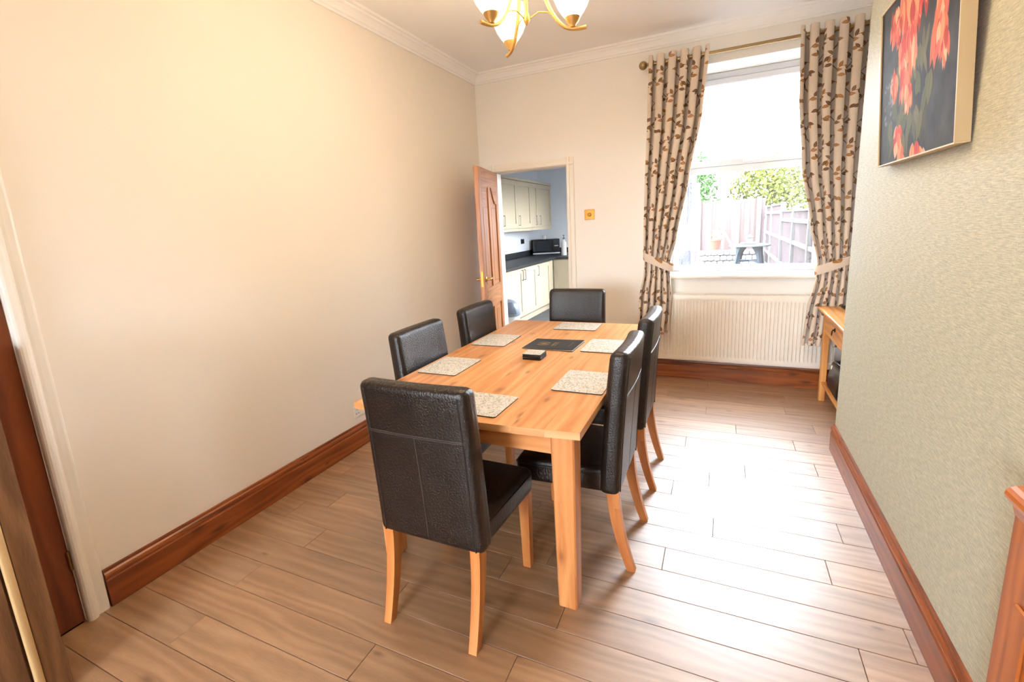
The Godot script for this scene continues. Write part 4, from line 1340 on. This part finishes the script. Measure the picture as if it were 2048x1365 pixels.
func build_radiator() -> void:
	var x0 := 1.72; var x1 := 3.14
	var t := thing("radiator", "white fluted panel radiator under the window", "radiator", Vector3(x0, 0.198, 0.0))
	var L := x1 - x0
	# pressed front sheet: upright flutes between flat top and bottom bands
	var n := 50
	var p := []; var w := []
	var ys := [0.0, 0.004, 0.028, 0.042, 0.05, 0.06, 0.54, 0.55, 0.558, 0.572, 0.594, 0.598]
	for y in ys:
		var row := []; var wr := []
		var k := smoothstep(0.042, 0.06, y) * (1.0 - smoothstep(0.54, 0.558, y))
		var edge := 0.006 if y < 0.003 or y > 0.597 else 0.0
		for j in n * 10 + 1:
			var x := L * j / (n * 10.0)
			var f := fposmod(j / 10.0, 1.0)
			var gv := smoothstep(0.0, 0.18, f) * (1.0 - smoothstep(0.62, 0.8, f))
			var z := 0.1 - edge - 0.0065 * (1.0 - gv) * k
			row.append(Vector3(x, y, z)); wr.append(Vector2(x, y))
		p.append(row); w.append(wr)
	put("front_panel", G.new(0).grid(p, w, 1.0).span(Vector3(0, 0.002, 0.055), Vector3(L, 0.596, 0.086), 0.0), M.radiator, t)
	put("rear_panel", G.new(0).span(Vector3(0.005, 0.0, 0.03), Vector3(L - 0.005, 0.596, 0.04), 0.003), M.radiator, t)
	put("side_panel", G.new(1).span(Vector3(-0.004, 0.008, 0.028), Vector3(0.001, 0.6, 0.098), 0.002), M.radiator, t)
	put("side_panel", G.new(1).span(Vector3(L - 0.001, 0.008, 0.028), Vector3(L + 0.004, 0.6, 0.098), 0.002), M.radiator, t)
	var g := G.new(0)
	g.span(Vector3(0, 0.594, 0.084), Vector3(L, 0.603, 0.1), 0.003)
	g.span(Vector3(0, 0.594, 0.028), Vector3(L, 0.603, 0.04), 0.003)
	for i in 70:
		g.span(Vector3(L * i / 70.0 + 0.004, 0.595, 0.04), Vector3(L * i / 70.0 + 0.01, 0.601, 0.084), 0.0)
	put("top_grille", g, M.radiator, t)
	for x in [0.25, 1.15]: put("wall_bracket", G.new(1).span(Vector3(x, 0.12, 0.0), Vector3(x + 0.03, 0.5, 0.031), 0.001), M.radiator, t)
	for x in [0.03, L - 0.05]: put("pipe", G.new(1).tube([Vector3(x, -0.198, 0.055), Vector3(x, 0.01, 0.055)], 0.0075, 10), M.white, t)


func build_chandelier() -> void:
	var c := Vector3(1.538, 0, 2.51)
	var y0 := 2.245
	var warm := Color(1.0, 0.88, 0.73)
	var shade_m := plain(Color(1.0, 0.97, 0.9), 0.4)
	shade_m.emission_enabled = true
	shade_m.emission = Color(1.0, 0.93, 0.78)
	shade_m.emission_energy_multiplier = 2.6
	M.bronze = plain(Color(0.80, 0.64, 0.38), 0.4, 0.7)
	var t := thing("chandelier", "brass ceiling light with three upturned white glass shades", "ceiling light", c + Vector3(0, y0, 0))
	put("ceiling_rose", G.new(1).lathe([Vector2(0, ROOM_H - y0 - 0.05), Vector2(0.02, ROOM_H - y0 - 0.045), Vector2(0.055, ROOM_H - y0 - 0.02), Vector2(0.06, ROOM_H - y0), Vector2(0, ROOM_H - y0)], Transform3D(), 28), M.bronze, t)
	put("stem", G.new(1).tube([Vector3(0, 0.05, 0), Vector3(0, ROOM_H - y0 - 0.04, 0)], 0.0085, 12), M.bronze, t)
	put("hub", G.new(1).lathe([Vector2(0, 0.03), Vector2(0.005, 0.034), Vector2(0.011, 0.045), Vector2(0.016, 0.058), Vector2(0.012, 0.072), Vector2(0.0085, 0.08)], Transform3D(), 16), M.bronze, t)
	var prof := [Vector2(0.03, 0.036), Vector2(0.043, 0.052), Vector2(0.058, 0.075), Vector2(0.071, 0.105), Vector2(0.079, 0.135), Vector2(0.081, 0.158), Vector2(0.079, 0.172), Vector2(0.0765, 0.172), Vector2(0.0785, 0.158), Vector2(0.0765, 0.136), Vector2(0.0685, 0.106), Vector2(0.0555, 0.078), Vector2(0.041, 0.055), Vector2(0.028, 0.040)]
	var dirs := [Vector3(1.455, 0, 2.683) - c, Vector3(1.733, 0, 2.465) - c, Vector3(1.42, 0, 2.39) - c]
	for d in dirs:
		var e: Vector3 = d.normalized()
		var R := 0.186
		var path := []
		var raw := [[0.012, 0.56], [0.028, 0.44], [0.042, 0.30], [0.062, 0.18], [0.092, 0.09], [0.125, 0.035], [0.155, 0.006], [R, -0.004], [0.215, -0.006], [0.24, -0.004]]
		var cv := Curve3D.new()
		for q in raw: cv.add_point(e * q[0] + Vector3(0, q[1], 0))
		for i in raw.size():
			var a: Vector3 = cv.get_point_position(maxi(i - 1, 0)); var b: Vector3 = cv.get_point_position(mini(i + 1, raw.size() - 1))
			cv.set_point_in(i, (a - b) / 6.0); cv.set_point_out(i, (b - a) / 6.0)
		for i in 41: path.append(cv.sample_baked(cv.get_baked_length() * i / 40.0, true))
		put("arm", G.new(1).tube(path, 0.0075, 10), M.bronze, t)
		# thin tie from the hub to the arm, with a leaf-shaped clip
		put("tie", G.new(1).tube([e * 0.012 + Vector3(0, 0.055, 0), e * 0.05 + Vector3(0, 0.075, 0), e * 0.085 + Vector3(0, 0.07, 0), e * 0.112 + Vector3(0, 0.052, 0), e * 0.12 + Vector3(0, 0.03, 0)], 0.0028, 6), M.bronze, t)
		put("cup", G.new(1).lathe([Vector2(0, 0.0), Vector2(0.011, 0.002), Vector2(0.013, 0.010), Vector2(0.024, 0.021), Vector2(0.033, 0.042), Vector2(0.031, 0.042), Vector2(0.02, 0.028), Vector2(0, 0.026)], Transform3D(Basis(), e * R), 24), M.bronze, t)
		var s := put("lamp_shade", G.new(1).lathe(prof, Transform3D(Basis(), e * R), 32), shade_m, t)
		tag(s, "glowing white glass tulip shade")
		var l := OmniLight3D.new()
		l.name = numbered("shade_lamp")
		l.position = c + Vector3(0, y0 + 0.13, 0) + e * R
		l.light_color = warm
		l.light_energy = 0.165
		l.light_size = 0.05
		l.omni_range = 12.0
		l.omni_attenuation = 2.0
		l.shadow_enabled = true
		add_child(l)
		# the bulb's light that leaves the open top of the shade
		var up := SpotLight3D.new()
		up.name = numbered("shade_uplight")
		up.position = c + Vector3(0, y0 + 0.14, 0) + e * R
		up.rotation.x = PI / 2
		up.light_color = warm
		up.light_energy = 0.7
		up.light_size = 0.04
		up.spot_angle = 78.0
		up.spot_angle_attenuation = 0.6
		up.spot_range = 12.0
		up.spot_attenuation = 2.0
		up.shadow_enabled = true
		add_child(up)


func painting() -> StandardMaterial3D:
	# loose red and orange blossoms hanging down a dark ground, in thick strokes
	var r := RandomNumberGenerator.new(); r.seed = 21
	var nz := noise(191, 3)
	var W := 512; var H := 400
	var im := paint(W, H, func(x, y):
		var t := 0.5 + 0.7 * nz.get_noise_2d(x * 0.012, y * 0.009)
		var c := Color(0.14, 0.135, 0.145).lerp(Color(0.25, 0.25, 0.26), clampf(t, 0, 1))
		var gm := clampf(nz.get_noise_2d(x * 0.01 + 40, y * 0.006) * 1.6 - 0.1, 0, 0.75) * (1.0 - absf(x / 512.0 - 0.45) * 1.6)
		return c.lerp(Color(0.32, 0.33, 0.21), clampf(gm, 0, 1)))
	for i in 40:
		leaf(im, r.randf_range(90, 380), r.randf_range(120, 340), PI / 2 + r.randf_range(-0.7, 0.7), r.randf_range(40, 90), r.randf_range(8, 18), Color(0.28, 0.31, 0.2).lerp(Color(0.42, 0.4, 0.28), r.randf()))
	# blossoms: x, y, length, width in pixels of the canvas
	var bl := [[410, 50, 190, 62], [425, 120, 110, 44], [310, -40, 160, 84], [255, -10, 130, 60], [205, -30, 160, 74], [108, 10, 112, 46], [142, 40, 95, 42], [188, 95, 125, 60], [245, 85, 140, 56], [118, 160, 90, 44], [205, 165, 130, 62], [230, 215, 90, 40], [168, 310, 100, 60]]
	var cs := [Color(0.72, 0.27, 0.23), Color(0.76, 0.36, 0.3), Color(0.80, 0.46, 0.38), Color(0.83, 0.55, 0.4), Color(0.86, 0.66, 0.53), Color(0.64, 0.22, 0.2), Color(0.77, 0.4, 0.28)]
	for b in bl:
		for k in 17:
			var u := r.randf()
			leaf(im, b[0] + r.randf_range(-0.5, 0.5) * b[3], b[1] + u * b[2] * 0.55, PI / 2 + r.randf_range(-0.35, 0.35), b[2] * r.randf_range(0.35, 0.62), b[3] * r.randf_range(0.14, 0.28), cs[r.randi() % 7])
	for i in 26:
		leaf(im, r.randf_range(40, 110), r.randf_range(180, 300), PI / 2 + r.randf_range(-0.4, 0.4), r.randf_range(8, 20), r.randf_range(3, 6), Color(0.46, 0.5, 0.56))
	var h: Image = im.duplicate()
	h.convert(Image.FORMAT_L8); h.convert(Image.FORMAT_RGB8)
	h.bump_map_to_normal_map(2.5)
	var m := plain(Color.WHITE, 0.7, 0, 0.3)
	m.albedo_texture = ImageTexture.create_from_image(im)
	m.normal_enabled = true
	m.normal_texture = ImageTexture.create_from_image(h)
	return m

func build_picture() -> void:
	# hung leaning out a little at the top; its own x runs along the wall towards the window, +z faces the room
	var w := 0.79; var h := 0.63; var d := 0.034
	var t := thing("picture", "framed painting of red and orange blossoms on the green wallpaper", "picture", Vector3(CHIM_X - 0.004, 1.648, 2.16), -PI / 2)
	t.rotation.x = 0.06
	var m := painting()
	var g := G.new(0)
	var hw := w / 2
	var nz := Vector3(0, 0, 1)
	var x0 := -hw + 0.006; var x1 := hw - 0.006
	g.tri(Vector3(x0, 0.006, d), Vector3(x1, 0.006, d), Vector3(x1, h - 0.006, d), nz, nz, nz, Vector2(0, 1), Vector2(1, 1), Vector2(1, 0))
	g.tri(Vector3(x0, 0.006, d), Vector3(x1, h - 0.006, d), Vector3(x0, h - 0.006, d), nz, nz, nz, Vector2(0, 1), Vector2(1, 0), Vector2(0, 0))
	g.span(Vector3(x0, 0.006, 0.004), Vector3(x1, h - 0.006, d - 0.0005), 0.0)
	put("canvas", g, m, t)
	var fm := plain(Color(0.80, 0.71, 0.56), 0.45)
	put("frame_rail", G.new(0).span(Vector3(-hw, 0, 0), Vector3(hw, 0.0055, d + 0.005), 0.001), fm, t)
	put("frame_rail", G.new(0).span(Vector3(-hw, h - 0.0055, 0), Vector3(hw, h, d + 0.005), 0.001), fm, t)
	put("frame_rail", G.new(1).span(Vector3(-hw, 0.0055, 0), Vector3(-hw + 0.0055, h - 0.0055, d + 0.005), 0.001), fm, t)
	put("frame_rail", G.new(1).span(Vector3(hw - 0.0055, 0.0055, 0), Vector3(hw, h - 0.0055, d + 0.005), 0.001), fm, t)


func build_console() -> void:
	# small pine side table in the alcove; its drawer faces the room (-x)
	var t := thing("side_table", "small pine side table with a drawer in the window alcove", "side table", Vector3(3.0, 0, 0.272))
	var D := 0.36; var L := 0.86; var H := 0.745
	var g := G.new(2)
	g.rbox(Vector3(D / 2 - 0.005, H - 0.011, L / 2), Vector3(D + 0.03, 0.022, L + 0.06), 0.008, null, 2)
	put("tabletop", g, M.consol, t)
	for x in [0.018, D - 0.04]:
		for z in [0.022, L - 0.022]:
			put("leg", G.new(1, Vector2(rng.randf(), rng.randf())).span(Vector3(x, 0, z - 0.021), Vector3(x + 0.042, H - 0.022, z + 0.021), 0.003), M.consol, t)
	put("apron", G.new(2).span(Vector3(0.024, 0.555, 0.043), Vector3(0.04, 0.58, L - 0.043), 0.001).span(Vector3(0.024, 0.70, 0.043), Vector3(0.04, H - 0.022, L - 0.043), 0.001), M.consol, t)
	put("apron", G.new(0).span(Vector3(0.06, 0.555, 0.01), Vector3(D - 0.04, H - 0.022, 0.026), 0.001), M.consol, t)
	if true:
		var z0 := 0.06
		var dw := put("drawer", G.new(2, Vector2(rng.randf(), 0.1)).span(Vector3(0.02, 0.582, z0), Vector3(0.04, 0.698, z0 + 0.74), 0.002), M.consol, t)
		var hd := G.new(1)
		hd.xf = Transform3D(Basis(Vector3(0, 0, 1), PI / 2), Vector3(0.02, 0.65, z0 + 0.345))
		hd.lathe([Vector2(0, 0), Vector2(0.016, 0), Vector2(0.014, 0.004), Vector2(0.006, 0.006), Vector2(0.006, 0.014), Vector2(0, 0.016)], Transform3D(), 16)
		hd.xf = Transform3D(Basis(), Vector3(0.006, 0.65, z0 + 0.345))
		hd.tube([Vector3(0, 0.0, 0.0), Vector3(-0.003, -0.012, 0.01), Vector3(-0.004, -0.03, 0.008), Vector3(-0.004, -0.038, 0), Vector3(-0.004, -0.03, -0.008), Vector3(-0.003, -0.012, -0.01), Vector3(0, 0, 0)], 0.0028, 6)
		tag(put("handle", hd, plain(Color(0.13, 0.1, 0.08), 0.4, 0.6), dw), "dark metal drop handle")
	put("shelf", G.new(2).span(Vector3(0.03, 0.14, 0.03), Vector3(D - 0.02, 0.158, L - 0.03), 0.002), M.consol, t)
	# things on it
	var bx := thing("bag", "black glossy bag on the lower shelf of the pine side table", "bag", Vector3(3.13, 0.16, 0.62))
	var soft := func(p: Vector3) -> Vector3:
		return Vector3(p.x * (1.0 - 0.25 * clampf(p.y / 0.14 + 0.2, 0, 1)), p.y, p.z * (1.0 - 0.08 * clampf(p.y / 0.14, 0, 1)))
	put("body", G.new(1).rbox(Vector3(0, 0.11, 0), Vector3(0.19, 0.22, 0.36), 0.035, soft), M.black, bx)
	put("strap", G.new(1).tube([Vector3(-0.03, 0.21, -0.1), Vector3(-0.07, 0.235, -0.05), Vector3(-0.07, 0.24, 0.05), Vector3(-0.03, 0.21, 0.1)], 0.009, 8), M.black, bx)
	tag(put("bag_highlight", G.new(1).rbox(Vector3(-0.078, 0.175, -0.11), Vector3(0.012, 0.03, 0.03), 0.005, null, 2), M.upvc, bx), "white highlight on the bag")  # white piece stands in for a highlight on the glossy bag
	var dish := thing("dish", "small dark dish at the back of the pine side table top", "dish", Vector3(3.16, 0.745, 0.36))
	put("bowl", G.new(1).lathe([Vector2(0, 0), Vector2(0.035, 0), Vector2(0.055, 0.014), Vector2(0.052, 0.014), Vector2(0.033, 0.003), Vector2(0, 0.003)], Transform3D(), 24), plain(Color(0.13, 0.14, 0.13), 0.4), dish)
	put("rim", G.new(1).lathe([Vector2(0.052, 0.0135), Vector2(0.0565, 0.0135), Vector2(0.0565, 0.0165), Vector2(0.052, 0.0165), Vector2(0.052, 0.0135)], Transform3D(), 24), plain(Color(0.2, 0.21, 0.2), 0.4), dish)


func build_fireplace() -> void:
	var t := thing("fire_surround", "orange-brown wooden fire surround at the right edge of the view", "fireplace", Vector3(CHIM_X, 0, 3.18))
	# pilasters: panelled uprights with a raised edge
	for z in [0.0, 1.17]:
		var p := put("pilaster", G.new(1, Vector2(z, 0.1)).span(Vector3(-0.066, 0, z + 0.008), Vector3(-0.001, 0.795, z + 0.19), 0.003), M.fire, t)
		var g := G.new(1, Vector2(0.5, z))
		g.span(Vector3(-0.074, 0.13, z + 0.075), Vector3(-0.066, 0.62, z + 0.125), 0.004)
		put("panel", g, M.fire, p)
		put("plinth", G.new(2).span(Vector3(-0.074, 0, z + 0.035), Vector3(-0.066, 0.1, z + 0.155), 0.004), M.fire, p)
	put("frieze", G.new(2).span(Vector3(-0.06, 0.62, 0.19), Vector3(-0.001, 0.795, 1.17), 0.003), M.fire, t)
	put("bed_moulding", G.new(2).prism(poly([[0, 0.795], [-0.07, 0.795], [-0.073, 0.808], [-0.075, 0.818], [0, 0.818]]), 2, 0.016, 1.36), M.fire, t)
	var sh := [[0, 0.818]]
	for i in 9:
		var a := -PI / 2 + PI * i / 8.0
		sh.append([-0.062 - 0.028 * cos(a), 0.84 + 0.022 * sin(a)])
	sh.append([0, 0.862])
	put("mantel_shelf", G.new(2, Vector2(0.4, 0.1)).prism(poly(sh), 2, 0.012, 1.37), M.fire, t)
	put("hearth_back", G.new(0).span(Vector3(-0.02, 0.0, 0.19), Vector3(-0.001, 0.62, 1.17), 0.001), plain(Color(0.06, 0.055, 0.05), 0.8), t)
	put("hearth", G.new(2).span(Vector3(-0.3, 0.0, 0.2), Vector3(-0.081, 0.02, 1.16), 0.004), plain(Color(0.3, 0.29, 0.28), 0.5), t)


func build_cabinet() -> void:
	# tall wood-grain cabinet at the left edge, its front facing the room
	var z := 3.918
	var t := thing("cabinet", "brown wood-grain cabinet at the left edge with a pale rounded strip", "cabinet", Vector3(0.02, 0, z))
	put("body", G.new(1, Vector2(0.2, 0.1)).span(Vector3(0, 0, 0.002), Vector3(0.262, 1.15, 0.78), 0.002), M.cabinet, t)
	put("stile", G.new(1, Vector2(0.4, 0.2)).span(Vector3(0.262, 0, 0), Vector3(0.28, 1.15, 0.062), 0.002), M.cabinet, t)
	put("strip", G.new(1).rbox(Vector3(0.279, 0.575, 0.075), Vector3(0.02, 1.15, 0.024), 0.009, null, 2), plain(Color(0.76, 0.63, 0.44), 0.5), t)
	var dd := put("door", G.new(1, Vector2(0.1, 0.05)).span(Vector3(0.263, 0.004, 0.093), Vector3(0.28, 1.146, 0.772), 0.003), M.cabinet, t)
	put("knob", G.new(1).lathe([Vector2(0, 0), Vector2(0.008, 0), Vector2(0.008, 0.012), Vector2(0.016, 0.02), Vector2(0.012, 0.03), Vector2(0, 0.032)], Transform3D(Basis(Vector3(0, 0, 1), -PI / 2), Vector3(0.28, 0.7, 0.2)), 16), M.antique, dd)
	put("top", G.new(2).span(Vector3(-0.01, 1.15, -0.008), Vector3(0.295, 1.175, 0.79), 0.004), M.cabinet, t)


func build_fittings() -> void:
	# brass dimmer by the doorway
	var t := thing("dimmer_switch", "square brass dimmer switch right of the kitchen doorway", "light switch", Vector3(1.141, 1.546, 0))
	put("plate", G.new(0).rbox(Vector3(0, 0, 0.004), Vector3(0.096, 0.096, 0.008), 0.0035, null, 2), M.brass, t)
	put("rim", G.new(0).span(Vector3(-0.04, -0.04, 0.008), Vector3(0.04, -0.036, 0.0095), 0.0005).span(Vector3(-0.04, 0.036, 0.008), Vector3(0.04, 0.04, 0.0095), 0.0005).span(Vector3(-0.04, -0.036, 0.008), Vector3(-0.036, 0.036, 0.0095), 0.0005).span(Vector3(0.036, -0.036, 0.008), Vector3(0.04, 0.036, 0.0095), 0.0005), M.brass, t)
	put("knob", G.new(0).lathe([Vector2(0.019, 0), Vector2(0.018, 0.014), Vector2(0.015, 0.017), Vector2(0, 0.017)], Transform3D(Basis(Vector3(1, 0, 0), PI / 2), Vector3(0, 0, 0.008)), 24), M.brass, t)
	# white double socket low on the left wall, half hidden by the near chair
	t = thing("wall_socket", "white double socket low on the cream wall behind the near chair", "socket", Vector3(0, 0.265, 2.085))
	put("plate", G.new(0).rbox(Vector3(0.0055, 0, 0), Vector3(0.011, 0.086, 0.146), 0.003, null, 2), M.white, t)
	for s in [-1.0, 1.0]:
		put("switch", G.new(0).span(Vector3(0.011, 0.012, s * 0.02 - 0.006), Vector3(0.0145, 0.03, s * 0.02 + 0.006), 0.001), M.white, t)
		put("slot", G.new(0).span(Vector3(0.0105, 0.006, s * 0.045 - 0.002), Vector3(0.0113, 0.014, s * 0.045 + 0.002), 0.0).span(Vector3(0.0105, -0.02, s * 0.045 - 0.014), Vector3(0.0113, -0.014, s * 0.045 - 0.007), 0.0).span(Vector3(0.0105, -0.02, s * 0.045 + 0.007), Vector3(0.0113, -0.014, s * 0.045 + 0.014), 0.0), M.black, t)
